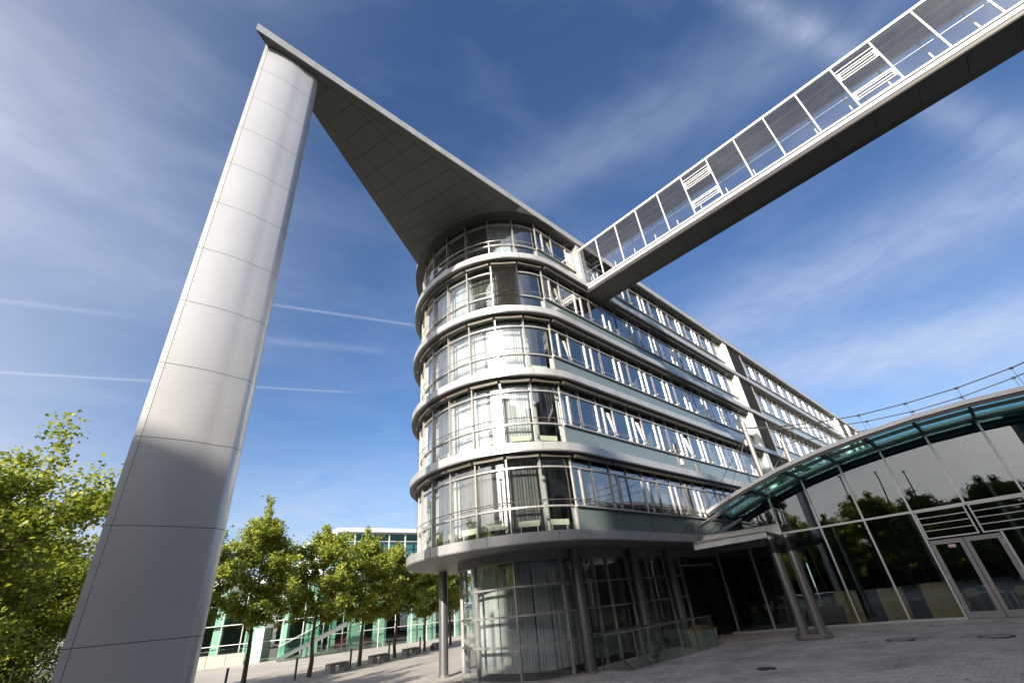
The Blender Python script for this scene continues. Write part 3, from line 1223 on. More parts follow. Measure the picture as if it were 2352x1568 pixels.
# --- ground floor
gg = ring(2.35)
b = MB()
b.prism(simp(ring(2.2))[::-1], 3.55, ZB[0] - 0.002)
b.build('downstand_beam', M_SOFFIT2, office)
tab2 = []
s_len = 0
started = False
for a in range(len(gg) - 1):
    p, q = gg[a], gg[a + 1]
    if not started:
        if p.x >= 16.6 >= q.x and p.y < 15:
            t = (p.x - 16.6) / (p.x - q.x)
            st = p.lerp(q, t)
            started = True
            tab2.append((0.0, st))
            s_len = (q - st).length
            tab2.append((s_len, q))
    else:
        s_len += (q - p).length
        tab2.append((s_len, q))
tab_keep = tab
tab = tab2
GM = 2.0
gzb = [gz(0, 14.5) - 0.02]
rowz = [-0.22, 0.80, 1.73, 2.66, 3.55]
for k in range(5):
    s0, s1 = k * GM, (k + 1) * GM
    b = MB()
    for (s_, w_) in (((s1), 0.035),) + (((s0, 0.035),) if k == 0 else ()):
        p, n = at_arc(s_), nrm(s_)
        t = Vector((-n.y, n.x))
        q = [p + t * -w_ + n * -0.05, p + t * w_ + n * -0.05, p + t * w_ + n * 0.08, p + t * -w_ + n * 0.08]
        b.hexa([(u.x, u.y, -0.35) for u in q] + [(u.x, u.y, 3.545) for u in q])
    for z in rowz[:-1]:
        strip(b, s0 + 0.035, s1 - 0.035, z, z + 0.07, -0.03, 0.06, sub=6)
    fr_ = b.build('window', M_FRAME, office)
    for r_ in range(4):
        b = MB()
        strip(b, s0 + 0.035, s1 - 0.035, rowz[r_] + 0.07, rowz[r_ + 1] if r_ < 3 else 3.545, -0.006, 0.006, sub=6)
        b.build('pane', M_GLASS, fr_, True)
    b = MB()
    nw = 60
    for q in range(nw):
        sa = s0 + (s1 - s0) * q / nw
        sb_ = s0 + (s1 - s0) * (q + 1) / nw
        f_ = lambda s, q: at_arc(s) + nrm(s) * (-0.55 - 0.04 * math.sin(q * 1.45) - 0.015 * math.sin(q * 3.3))
        pa, pb = f_(sa, q), f_(sb_, q + 1)
        if q % 30 in (7, 8):
            continue
        b.quad((pa.x, pa.y, 0.02), (pb.x, pb.y, 0.02), (pb.x, pb.y, 3.5), (pa.x, pa.y, 3.5))
    b.build('curtain', M_CURT, office, True)
tab = tab_keep
# straight ground floor front
YGF = 12.9
xg = [16.6, 17.55, 19.1, 20.7, 22.3, 23.9]
for k in range(len(xg) - 1):
    xa, xb = xg[k], xg[k + 1]
    b = MB()
    b.box(xb - 0.035, YGF - 0.07, -0.4, xb + 0.035, YGF + 0.05, 3.545)
    for z in rowz[:-1]:
        b.box(xa + 0.035, YGF - 0.05, z, xb - 0.035, YGF + 0.03, z + 0.06)
    if k in (1, 2, 3):
        xm = xa + 0.62 * (xb - xa)
        b.box(xm, YGF - 0.06, 0.86, xm + 0.05, YGF + 0.03, 1.73)
        for (ua, ub, va, vb) in ((xa + 0.05, xa + 0.12, 0.88, 1.72), (xm - 0.08, xm - 0.01, 0.88, 1.72), (xa + 0.12, xm - 0.08, 0.88, 0.96), (xa + 0.12, xm - 0.08, 1.64, 1.72)):
            b.box(ua, YGF - 0.075, va, ub, YGF - 0.02, vb, 1)
    fr_ = b.build('window', [M_FRAME, M_DARKFRAME], office)
    for r_ in range(4):
        pb_ = MB()
        pb_.box(xa + 0.035, YGF - 0.004, rowz[r_] + 0.06, xb - 0.035, YGF + 0.004, rowz[r_ + 1] if r_ < 3 else 3.545)
        pb_.build('pane', M_GLASS, fr_)
b = MB()
b.box(16.0, 17.5, -0.4, 40, 17.7, 3.5)
b.box(14.6, 16.4, -0.4, 16.1, 17.5, 3.5)
b.build('room_wall', M_ROOM, office)
b = MB()
b.box(14.2, 14.6, -0.39, 40, 17.5, -0.36)
b.build('room_floor', M_CARPET, office)
b = MB()
for (x, y) in ((17.2, 14.4), (18.9, 14.2), (20.6, 14.5), (17.8, 15.4)):
    b.box(x, y, 3.40, x + 0.9, y + 0.25, 3.46)
b.build('ceiling_light', M_WHITE, office)
b = MB()
for q in range(150):
    xa, xb = 16.7 + q * 0.048, 16.7 + (q + 1) * 0.048
    if q % 50 in (3, 4, 5, 6, 28, 29):
        continue
    b.quad((xa, YGF + 0.6 + 0.035 * math.sin(q * 1.6), 0.0), (xb, YGF + 0.6 + 0.035 * math.sin((q + 1) * 1.6), 0.0), (xb, YGF + 0.6 + 0.035 * math.sin((q + 1) * 1.6), 3.45), (xa, YGF + 0.6 + 0.035 * math.sin(q * 1.6), 3.45))
b.build('curtain', M_CURTD, office, True)
# round columns under the ledge
for (x, y) in ((15.17, 12.56), (19.15, 12.50), (22.4, 12.6), (14.5, 20.7)):
    zg = gz(x, y) - 0.02 if y > 13 or x < 15.4 else (-0.2)
    b = MB()
    b.tube([(x, y, zg - (2.3 if 15.6 < x < 22 else 0)), (x, y, ZB[0] - 0.002)], 0.215, 28)
    c_ = b.build('column', M_COLUMN, office, True)
    b = MB()
    b.tube([(x, y, zg), (x, y, zg + 0.12)], 0.25, 28)
    b.build('base_collar', M_STEEL, c_, True)

# --- roof blade
A_, B_, C_ = Vector((-0.34, 10.56)), Vector((15.2, 10.56)), Vector((17.6, 22.08))
tip = A_
left_dir = Vector((11.47, 7.37)).normalized()
Lend = tip + left_dir * 21.5
blade = MB()
blade.prism([(tip.x, 10.544), (89.9, 10.544), (89.9, 10.9), (18.0, 12.5), (Lend.x, Lend.y)], ZR + 0.003, ZR + 0.403)
bl_o = blade.build('roof_blade', M_LEDGE, office)


def clip(poly, p, n):
    out = []
    for i in range(len(poly)):
        a, b_ = poly[i], poly[(i + 1) % len(poly)]
        da, db = (a - p).dot(n), (b_ - p).dot(n)
        if da >= 0:
            out.append(a)
        if da * db < 0:
            out.append(a.lerp(b_, da / (da - db)))
    return out


rn = Vector((0, 1))                                     # inward from right edge
ln = Vector((left_dir.y, -left_dir.x))                  # inward from left edge
bd = (Vector((1, 0)) + left_dir).normalized()           # bisector
bn = Vector((-bd.y, bd.x))
BORD = 0.34
zS = ZR - 0.028


def soffit_piece(poly, name='soffit_panel'):
    if len(poly) < 3:
        return
    ar = 0
    for i in range(len(poly)):
        a, b_ = poly[i], poly[(i + 1) % len(poly)]
        ar += a.x * b_.y - a.y * b_.x
    if abs(ar) < 0.02:
        return
    if ar < 0:
        poly = poly[::-1]
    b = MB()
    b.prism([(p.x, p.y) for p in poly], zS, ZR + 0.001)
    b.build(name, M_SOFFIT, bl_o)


off0 = (Vector((3.35, 10.93)) - tip).dot(bd)
for i in range(-4, 18):
    u0 = off0 + i * 0.93 + 0.009
    u1 = u0 + 0.93 - 0.018
    for jv in range(-3, 4):
        v0 = (Vector((3.4, 10.95)) - tip).dot(bn) + jv * 1.48 + 0.004
        v1 = v0 + 1.48 - 0.008
        poly = [tip + bd * u0 + bn * v0, tip + bd * u1 + bn * v0, tip + bd * u1 + bn * v1, tip + bd * u0 + bn * v1]
        poly = clip(poly, tip + rn * (BORD + 0.012), rn)
        poly = clip(poly, tip + ln * (BORD + 0.012), ln)
        poly = clip(poly, Vector((15.1, 10.6)), Vector((-1, 0.24)).normalized())
        if poly:
            # leave out what is wholly over the building
            c = sum(poly, Vector((0, 0))) / len(poly)
            if (c.x > 14.5):
                continue
        soffit_piece(poly)
for i in range(0, 7):
    for (p, d, n) in ((tip, Vector((1, 0)), rn), (tip, left_dir, ln)):
        a0 = i * 2.55 + 0.004 + (0.0 if i else 0.02)
        a1 = (i + 1) * 2.55 - 0.004
        if d.x == 1 and a1 > 14.5:
            continue
        poly = [p + d * a0 + n * 0.01, p + d * a1 + n * 0.01, p + d * a1 + n * BORD, p + d * a0 + n * BORD]
        if i == 0:
            poly = clip(poly, tip, Vector((-bn.x, -bn.y)) if n is rn else bn)
            poly = clip(poly, p + bn * (-0.004 if n is rn else 0.004), Vector((-bn.x, -bn.y)) if n is rn else bn)
        soffit_piece(poly, 'soffit_border')
# curved facet above the top windows
b = MB()
o_ = ring(-0.02)
i_ = ring(0.30)
for a in range(len(o_) - 1):
    if o_[a].x > 16 or (o_[a].y > 23):
        continue
    b.hexa([(o_[a].x, o_[a].y, ZR - 0.06), (o_[a + 1].x, o_[a + 1].y, ZR - 0.06), (i_[a + 1].x, i_[a + 1].y, ZR - 0.06), (i_[a].x, i_[a].y, ZR - 0.06),
            (o_[a].x, o_[a].y, ZR - 0.002), (o_[a + 1].x, o_[a + 1].y, ZR - 0.002), (i_[a + 1].x, i_[a + 1].y, ZR - 0.002), (i_[a].x, i_[a].y, ZR - 0.002)])
b.build('curved_trim', M_DARKFRAME, office)

# ================================================================== pylon
py_t = thing('roof_pylon', 'tall tapering metal clad pylon standing under the tip of the roof blade', 'pylon', (1.2, 11.2, -0.2))


def section(d=0.0):
    """teardrop plan: sharp edge at the left, rounded to the right"""
    pts = [(0.08, 10.87), (0.20, 10.842), (0.45, 10.798), (0.75, 10.765), (1.05, 10.757), (1.28, 10.775), (1.45, 10.812)]
    cx, cy, r = 1.625, 11.215, 0.42
    for a in range(-72, 98, 10):
        pts.append((cx + r * math.cos(rad(a)), cy + r * math.sin(rad(a))))
    pts += [(1.35, 11.50), (0.95, 11.33), (0.55, 11.12), (0.25, 10.945)]
    if d:
        c = Vector((1.2, 11.12))
        pts = [((p[0] - c.x) * (1 - d) + c.x, (p[1] - c.y) * (1 - d * 2.5) + c.y) for p in pts]
    return pts


SEC = section()
JZ = [-0.35, 0.48, 2.13, 3.93, 5.56, 7.18, 8.81, 10.43, 12.05, 13.66, 15.30, 16.91, 18.55, ZR + 0.04]
lean = lambda z: (ZR + 0.04 - z) * 0.0215
NS = len(SEC)


def pylon_panel(name, idx, z0_, z1_, sec=SEC, mat=M_PYLON, closed=False):
    b = MB()
    n = len(idx)
    for (z, _) in ((z0_, 0), (z1_, 1)):
        for i in idx:
            p = sec[i % NS] if not isinstance(i, tuple) else i
            b.v.append((p[0] + lean(z), p[1], z))
    for a in range(n - (0 if closed else 1)):
        c = (a + 1) % n
        b.f.append((a, c, n + c, n + a))
        b.m.append(0)
    o = b.build(name, mat, py_t, True)
    return o


seamF = (0.187, 10.845)
seamB = (0.17, 10.915)
for k in range(len(JZ) - 1):
    z0_, z1_ = JZ[k] + 0.006, JZ[k + 1] - 0.006
    main = [(0.196, 10.843)] + list(range(2, NS - 1)) + [(0.27, 10.967), (0.19, 10.925)]
    pylon_panel('cladding_panel', main, z0_, z1_)
    pylon_panel('edge_strip', [seamB, (0.08, 10.87), (0.10, 10.865), seamF], z0_, z1_)
core = section(0.02)
b = MB()
b.v = [(p[0] + lean(-0.35), p[1], -0.35) for p in core] + [(p[0] + lean(ZR), p[1], ZR + 0.03) for p in core]
n = len(core)
for a in range(n):
    c = (a + 1) % n
    b.f.append((a, c, n + c, n + a))
    b.m.append(0)
b.f.append(tuple(n + i for i in range(n)))
b.m.append(0)
b.build('core', pbr('pylon_core', (0.09, 0.085, 0.08), 0.7), py_t)
b = MB()
for k in range(len(JZ) - 1):
    for q in range(4):
        z = lerp(JZ[k] + 0.12, JZ[k + 1] - 0.12, q / 3)
        for dx in (-0.035, 0.035):
            x = 0.19 + lean(z) + dx
            b.tube([(x, 10.86, z), (x, 10.846 - 0.18 * (dx + 0.035), z)], 0.007, 6)
stuff(b.build('bolts', M_DARKFRAME, py_t))

# ================================================================== footbridge
br = thing('glass_footbridge', 'enclosed glass footbridge crossing overhead to the top office storey', 'footbridge', (18.1, 10.4, 16.6))
BX0, BX1 = 17.30, 18.95
BZ0, BZ1 = 16.62, 19.78
YB1 = 11.3
YB0 = -14.0
b = MB()
b.box(BX0 + 0.02, YB0, BZ0 + 0.02, BX1 - 0.02, YB1, 16.95)
b.build('deck', M_DARKFRAME, br)
b = MB()
b.box(BX0 - 0.01, YB0, 16.80, BX0 + 0.06, YB1, 16.96)
b.box(BX0 - 0.03, YB0, 17.02, BX0 + 0.08, YB1, 17.10)
b.build('lower_edge_trim', M_WHITE, br)
b = MB()
b.box(BX1 - 0.06, YB0, 16.66, BX1, YB1, 16.90)
b.box(BX1 - 0.08, YB0, 16.92, BX1 + 0.03, YB1, 17.10)
b.build('lower_edge_trim', M_WHITE, br)
b = MB()
b.box(BX0 - 0.03, YB0, BZ1 - 0.13, BX0 + 0.09, YB1, BZ1)
b.box(BX1 - 0.09, YB0, BZ1 - 0.13, BX1 + 0.03, YB1, BZ1)
b.build('upper_edge_trim', M_WHITE, br)
b = MB()
b.box(BX0 + 0.09, YB0, BZ1 - 0.10, BX1 - 0.09, YB1, BZ1 - 0.02)
b.build('bridge_roof', pbr('bridge_roof', (0.10, 0.09, 0.10), 0.6), br)
ys = [9.46 - 1.352 * j for j in range(-1, 18)]
for j, y in enumerate(ys):
    if y < YB0 + 0.1:
        continue
    for X_ in (BX0, BX1):
        b = MB()
        b.box(X_ - 0.02, y - 0.028, 17.10, X_ + 0.04, y + 0.028, BZ1 - 0.13)
        b.build('mullion', M_WHITE, br)
        b = MB()
        yb = max(y - 1.352 + 0.035, YB0)
        if X_ == BX0 and (j in (5, 10)):
            # louvre window bays
            ya, yc = yb, y - 0.035
            fr_ = None
            for (zs_, z_) in (((17.10, 17.42, 17.55, 17.70, 17.80), 17.40), ((18.72, 18.85, 19.0, 19.12, 19.30), 18.72)):
                b = MB()
                for z in zs_:
                    b.box(X_ - 0.02, ya, z, X_ + 0.03, yc, z + 0.045)
                b.box(X_ - 0.025, ya, z_, X_ + 0.03, ya + 0.07, z_ + 0.46)
                b.box(X_ - 0.025, yc - 0.07, z_, X_ + 0.03, yc, z_ + 0.46)
                b.build('louvre_window', M_WHITE, br)
            b = MB()
            b.box(X_ + 0.004, ya, 17.10, X_ + 0.014, yc, BZ1 - 0.13)
            b.build('pane', M_GLASSB, br)
        else:
            b.box(X_ + 0.004, yb, 17.10, X_ + 0.014, y - 0.035, BZ1 - 0.13)
            b.build('pane', M_GLASSB, br)
    b = MB()
    b.box(BX0 + 0.05, max(YB0, y - 1.352 - 0.15 + 0.008), BZ0 - 0.002, BX0 + 1.26, y - 0.15 - 0.008, BZ0 + 0.0195)
    b.build('underside_panel', M_SOFFIT, br)
b = MB()
for X_ in (BX0 + 0.14, BX1 - 0.14):
    b.tube([(X_, YB0, 18.0), (X_, YB1, 18.0)], 0.022, 6)
b.build('inner_handrail', M_STEEL, br)
b = MB()
b.box(BX1 - 0.2, YB0, 17.2, BX1 - 0.16, YB1, 17.24)
b.box(BX0 + 0.5, YB0, 19.52, BX0 + 0.54, YB1, 19.58)
b.box(BX0 + 1.0, YB0, 19.60, BX0 + 1.03, YB1, 19.66)
b.build('inner_rail', M_FRAME, br)
b = MB()
for j in range(0, 18, 2):
    y = ys[j] if j < len(ys) else 0
    b.box(BX1 - 0.28, y - 0.05, 17.0, BX1 - 0.10, y + 0.05, 17.95)
b.build('rail_posts', M_DARKFRAME, br)
b = MB()
b.box(BX0 - 0.32, 10.62, 16.85 + TH + 0.003, BX0 - 0.02, 11.05, 19.95)
b.build('end_jamb', M_LEDGE, br)

# ================================================================== pavilion
pv_t = thing('glass_pavilion', 'dark glazed pavilion with an arched glass canopy and hanging cables', 'pavilion', (28.2, 4.0, 0))
k_ = 0.05
PX = lambda y: 28.46 - k_ * y
YM = [12.55, 10.70, 8.82, 6.93, 5.04, 3.15, 1.26, -0.65, -2.55, -4.45]


def ztop(y):
    T = [(12.6, 4.68), (10.65, 5.50), (8.82, 6.10), (6.95, 6.62), (5.04, 6.99), (3.15, 7.24), (1.26, 7.41), (-0.7, 7.47), (-2.6, 7.42), (-4.6, 7.25), (-6.5, 6.9), (-9, 6.3)]
    for a in range(len(T) - 1):
        if T[a][0] >= y >= T[a + 1][0]:
            return lerp(T[a][1], T[a + 1][1], (T[a][0] - y) / (T[a][0] - T[a + 1][0]))
    return 5.2


M_PFRAME = pbr('pavilion_frame', (0.46, 0.46, 0.47), 0.4, 0.5, 0.03)
ZT = 4.15
b = MB()
for a, y in enumerate(YM):
    zt = ztop(y) - 0.03
    if a == 0:
        zt = 3.7
    if a == 1:
        zt = 3.7
    z0_ = gz(0, y) - 0.03
    if y == 1.26:
        z0_ = ZT
    b = MB()
    b.box(PX(y) - 0.09, y - 0.04, z0_, PX(y) + 0.05, y + 0.04, zt)
    b.build('mullion', M_PFRAME, pv_t)
b = MB()
b.box(PX(0.66) - 0.09, 0.62, 0, PX(0.66) + 0.05, 0.70, 3.0)
b.build('mullion', M_PFRAME, pv_t)
# transom and base rail
b = MB()
b.beam((PX(8.8), 8.78, ZT), (PX(-4.4), -4.4, ZT + 0.12), 0.13, 0.09)
b.build('transom', M_PFRAME, pv_t)
b = MB()
b.beam((PX(12.9), 12.9, gz(0, 12.9) + 0.03), (PX(5), 5.0, 0.03), 0.14, 0.10)
b.beam((PX(5), 5.0, 0.03), (PX(3.2), 3.19, 0.03), 0.14, 0.10)
b.build('base_rail', M_PFRAME, pv_t)
b = MB()
b.beam((PX(0.6), 0.6, 0.03), (PX(-4.4), -4.4, 0.03), 0.14, 0.10)
b.build('base_rail', M_PFRAME, pv_t)


def gpane(ya, yb, za, zb_, zc=None):
    """glass between two y positions; top may slope"""
    b = MB()
    zc = zb_ if zc is None else zc
    xa, xb = PX(ya), PX(yb)
    b.hexa([(xa - 0.006, ya, za), (xb - 0.006, yb, za), (xb + 0.006, yb, za), (xa + 0.006, ya, za), (xa - 0.006, ya, zb_), (xb - 0.006, yb, zc), (xb + 0.006, yb, zc), (xa + 0.006, ya, zb_)])
    b.build('pane', M_GLASSP, pv_t)


for a in range(len(YM) - 1):
    ya, yb = YM[a] - 0.04, YM[a + 1] + 0.04
    if a >= 2:
        if a not in (5, 6):
            gpane(ya, yb, ZT + 0.05, ztop(ya) - 0.02, ztop(yb) - 0.02)
        else:
            gpane(ya, yb, 4.24, ztop(ya) - 0.02, ztop(yb) - 0.02)
        if a not in (5, 6):
            gpane(ya, yb, 0.08, ZT - 0.03)
    else:
        gpane(ya, yb, -0.10, 3.66)
gpane(10.66, 8.86, 4.70, ztop(10.65) - 0.02, ztop(8.86) - 0.02)
gpane(14.4, 12.6, -0.2, 3.66)
gpane(0.58, -0.61, 0.08, 2.98)
# solid band over the low glass towards the office
b = MB()
b.box(PX(9) - 0.05, 8.78, 3.70, PX(9) + 0.1, 13.2, 4.66)
b.build('fascia_panel', M_LEDGE, pv_t)
# louvre windows over the doors
for (ya, yb) in ((3.10, 1.31), (1.21, -0.60)):
    b = MB()
    x = PX((ya + yb) / 2)
    for (u, v, s, t_) in ((yb, ya, 3.02, 3.07), (yb, ya, 4.12, 4.18), (yb, yb + 0.06, 3.07, 4.12), (ya - 0.06, ya, 3.07, 4.12)):
        b.box(x - 0.07, u, s, x + 0.03, v, t_)
    for z in (3.33, 3.60, 3.86):
        b.box(x - 0.05, yb + 0.06, z, x + 0.02, ya - 0.06, z + 0.03)
    w = b.build('louvre_window', M_PFRAME, pv_t)
    for z in (3.10, 3.38, 3.65, 3.91):
        b = MB()
        b.box(x - 0.02, yb + 0.09, z + 0.01, x - 0.01, ya - 0.09, z + 0.21)
        b.build('louvre_pane', M_GLASSP, w)
# double door
M_DOOR = pbr('door_frame_grey', (0.24, 0.225, 0.23), 0.45, 0.3)
for (ya, yb, hs) in ((3.09, 1.935, -1), (1.915, 0.72, 1)):
    b = MB()
    x = PX((ya + yb) / 2)
    b.box(x - 0.06, yb, 0.02, x + 0.03, yb + 0.15, 2.95)
    b.box(x - 0.06, ya - 0.15, 0.02, x + 0.03, ya, 2.95)
    b.box(x - 0.06, yb + 0.15, 0.02, x + 0.03, ya - 0.15, 0.26)
    b.box(x - 0.06, yb + 0.15, 2.78, x + 0.03, ya - 0.15, 2.95)
    d = b.build('door', M_DOOR, pv_t)
    b = MB()
    b.box(x - 0.015, yb + 0.15, 0.26, x - 0.005, ya - 0.15, 2.78)
    b.build('door_pane', M_GLASSP, d)
    b = MB()
    yh = yb + 0.075 if hs == -1 else ya - 0.075
    if hs == -1:
        b.beam((x - 0.11, yh - 0.01, 1.12), (x - 0.11, yh + 0.13, 1.12), 0.02, 0.02)
        b.tube([(x - 0.06, yh, 1.12), (x - 0.11, yh, 1.12)], 0.01, 8)
        b.box(x - 0.066, yh - 0.015, 0.98, x - 0.0605, yh + 0.015, 1.03)
        b.build('handle', M_WHITE, d)
    yk = ya - 0.02 if hs == -1 else yb + 0.02
    for zz in (0.35, 1.45, 2.55):
        b = MB()
        b.box(x - 0.085, yk - 0.012, zz, x - 0.0605, yk + 0.012, zz + 0.16)
        b.build('hinge', M_WHITE, d)
b = MB()
b.box(PX(2.4) - 0.03, 2.28, 2.62, PX(2.4) - 0.017, 2.52, 2.74)
stk = b.build('door_sticker', pbr('sticker_pink', (0.6, 0.42, 0.5), 0.5), pv_t)
# canopy
OFFC = 3.0
M_RAFT = pbr('canopy_steel', (0.065, 0.06, 0.058), 0.45, 0.4)
M_PURL = pbr('canopy_purlin', (0.30, 0.34, 0.32), 0.4, 0.4)
ycs = [11.05, 8.82, 6.93, 5.04, 3.15, 1.26, -0.65, -2.55, -4.45, -6.4]


def zc(y):
    return ztop(y) + 0.05


for a, y in enumerate(ycs):
    b = MB()
    w_ = 0.10 if a else 0.14
    b.beam((PX(y) - OFFC + 0.12, y, zc(y) - 0.02), (PX(y) + 0.35, y, zc(y) - 0.02), w_, 0.20)
    b.build('rafter', M_RAFT, pv_t)
for xo, mat, hh in ((-1.75, M_RAFT, 0.14), (-0.45, M_PURL, 0.10)):
    for a in range(len(ycs) - 1):
        ya, yb = ycs[a], ycs[a + 1]
        b = MB()
        b.beam((PX(ya) + xo, ya - 0.05, zc(ya) + 0.0), (PX(yb) + xo, yb + 0.05, zc(yb) + 0.0), 0.10, hh)
        b.build('purlin', mat, pv_t)
for a in range(len(ycs) - 1):
    ya, yb = ycs[a], ycs[a + 1]
    ym = (ya + yb) / 2
    b = MB()
    for (u, v) in ((ya, ym), (ym, yb)):
        b.hexa([(PX(u) - OFFC + 0.1, u, zc(u) + 0.10), (PX(v) - OFFC + 0.1, v, zc(v) + 0.10), (PX(v) + 0.2, v, zc(v) + 0.10), (PX(u) + 0.2, u, zc(u) + 0.10),
                (PX(u) - OFFC + 0.1, u, zc(u) + 0.125), (PX(v) - OFFC + 0.1, v, zc(v) + 0.125), (PX(v) + 0.2, v, zc(v) + 0.125), (PX(u) + 0.2, u, zc(u) + 0.125)])
    b.build('canopy_pane', M_GLASSC, pv_t)
b = MB()
yy = [11.1 - 0.45 * q for q in range(41)]
for a in range(len(yy) - 1):
    u, v = yy[a], yy[a + 1]
    for (d0, d1, s, t_, m) in ((-0.06, 0.10, 0.03, 0.20, 0), (0.0, 0.07, -0.10, 0.03, 1)):
        b.hexa([(PX(u) - OFFC + d0, u, zc(u) + s), (PX(v) - OFFC + d0, v, zc(v) + s), (PX(v) - OFFC + d1, v, zc(v) + s), (PX(u) - OFFC + d1, u, zc(u) + s),
                (PX(u) - OFFC + d0, u, zc(u) + t_), (PX(v) - OFFC + d0, v, zc(v) + t_), (PX(v) - OFFC + d1, v, zc(v) + t_), (PX(u) - OFFC + d1, u, zc(u) + t_)], m)
b.build('canopy_edge_trim', [M_PFRAME, M_RAFT], pv_t)
# roof over the hall
b = MB()
for a in range(len(yy) - 1):
    u, v = yy[a], yy[a + 1]
    b.hexa([(PX(u) + 0.2, u, zc(u) - 0.05), (PX(v) + 0.2, v, zc(v) - 0.05), (55, v, zc(v) - 0.05), (55, u, zc(u) - 0.05), (PX(u) + 0.2, u, zc(u) + 0.1), (PX(v) + 0.2, v, zc(v) + 0.1), (55, v, zc(v) + 0.1), (55, u, zc(u) + 0.1)])
b.build('hall_roof', pbr('hall_roof', (0.05, 0.06, 0.06), 0.7), pv_t)
b = MB()
b.box(28.2, -7, -0.06, 55, 13.1, -0.01)
b.build('hall_floor', pbr('hall_floor', (0.06, 0.06, 0.06), 0.35), pv_t)
b = MB()
b.box(45, -7, 0, 45.2, 13.1, 7.3)
b.box(28.6, 13.2, 0, 45, 13.3, 4.6)
b.box(28.6, -7.2, 0, 45, -7.0, 7.0)
b.build('hall_wall', pbr('hall_wall', (0.05, 0.06, 0.058), 0.8), pv_t)
b = MB()
for y in (10.5, 7.2, 3.6, 0.2, -3.2):
    b.tube([(31.5, y, 0), (31.5, y, ztop(y))], 0.14, 14)
b.build('hall_columns', M_COLUMN, pv_t, True)

# masts, cables, struts
def mast(p, q, r=0.11):
    b = MB()
    b.tube([p, Vector(p).lerp(Vector(q), 0.93)], r, 18)
    b.tube([Vector(p).lerp(Vector(q), 0.93), q], r * 1.12, 18)
    m_ = b.build('mast', pbr('mast_metal', (0.28, 0.255, 0.23), 0.4, 0.5), pv_t, True)
    b = MB()
    c = Vector(p).lerp(Vector(q), 0.72)
    b.box(c.x - 0.05, c.y + 0.05, c.z - 0.15, c.x + 0.05, c.y + 0.28, c.z + 0.18)
    b.build('lug', M_STEEL, m_)


mast((28.02, 8.73, 6.0), (28.02, 8.73, 10.38), 0.125)
mast((32.0, 8.05, 6.4), (32.0, 8.05, 9.75), 0.12)
BR1 = (21.65, 10.38, 4.46)
BR2 = (23.2, 10.05, 4.24)
b = MB()
MC = (28.0, 8.85, 9.55)
for q in (BR1, BR2):
    b.tube([MC, q], 0.013, 6)
    b.tube([q, (q[0], q[1], 3.95)], 0.03, 6)
b.tube([(28.0, 8.9, 9.5), (26.9, 10.9, 4.9)], 0.010, 5)
b.tube([(28.0, 8.9, 9.5), (29.6, 10.6, 4.9)], 0.010, 5)
b.tube([(32.0, 8.2, 9.1), (29.6, 10.2, 5.9)], 0.012, 5)
b.tube([(32.0, 8.2, 9.1), (30.6, 10.6, 5.9)], 0.012, 5)
ch1 = [(28.03, 8.6, 10.0), (28.12, 6.6, 9.48), (28.22, 4.95, 9.17), (28.3, 3.24, 8.98), (28.39, 1.28, 8.93), (28.49, -0.71, 8.99), (28.6, -2.7, 9.2), (28.7, -4.8, 9.6), (28.8, -7, 10.2)]
ch2 = [(28.06, 8.6, 9.98), (29.2, 6.6, 9.50), (29.9, 4.95, 9.2), (30.3, 3.26, 9.04), (30.4, 1.27, 8.93), (30.5, -0.73, 9.0), (30.6, -2.74, 9.24), (30.7, -4.8, 9.6), (30.8, -7, 10.2)]
ch3 = [(32.0, 7.95, 9.45), (32.2, 6.2, 9.3), (32.4, 4.4, 9.1), (32.5, 2.6, 9.0), (32.6, 0.8, 8.95), (32.7, -2, 9.1)]
for ch in (ch1, ch2, ch3):
    b.tube(ch, 0.024, 6)
cab = b.build('cables', M_CABLE, pv_t)
b = MB()
for ch in (ch1, ch2, ch3):
    for p in ch[1:-1]:
        b.tube([p, (p[0] + 0.25, p[1] - 0.05, ztop(max(-8.9, p[1])) + 0.12)], 0.010, 5)
        b.tube([(p[0], p[1] - 0.07, p[2]), (p[0], p[1] + 0.07, p[2])], 0.055, 8)
b.build('cable_nodes', M_CABLE, cab)
b = MB()
b.beam((25.0, 10.25, 5.42), (21.68, 10.40, 4.44), 0.09, 0.13)
b.build('strut', M_FRAME, pv_t)
b = MB()
b.beam((26.6, 10.1, 5.05), (23.2, 10.05, 4.26), 0.09, 0.13)
b.build('strut', M_FRAME, pv_t)
# entrance beam and its double column
def ibeam(b, p, q, w, h, tw=0.03):
    p, q = Vector(p), Vector(q)
    b.beam(p, q, tw, h)
    b.beam(p + Vector((0, 0, h / 2)), q + Vector((0, 0, h / 2)), w, tw)
    b.beam(p - Vector((0, 0, h / 2)), q - Vector((0, 0, h / 2)), w, tw)


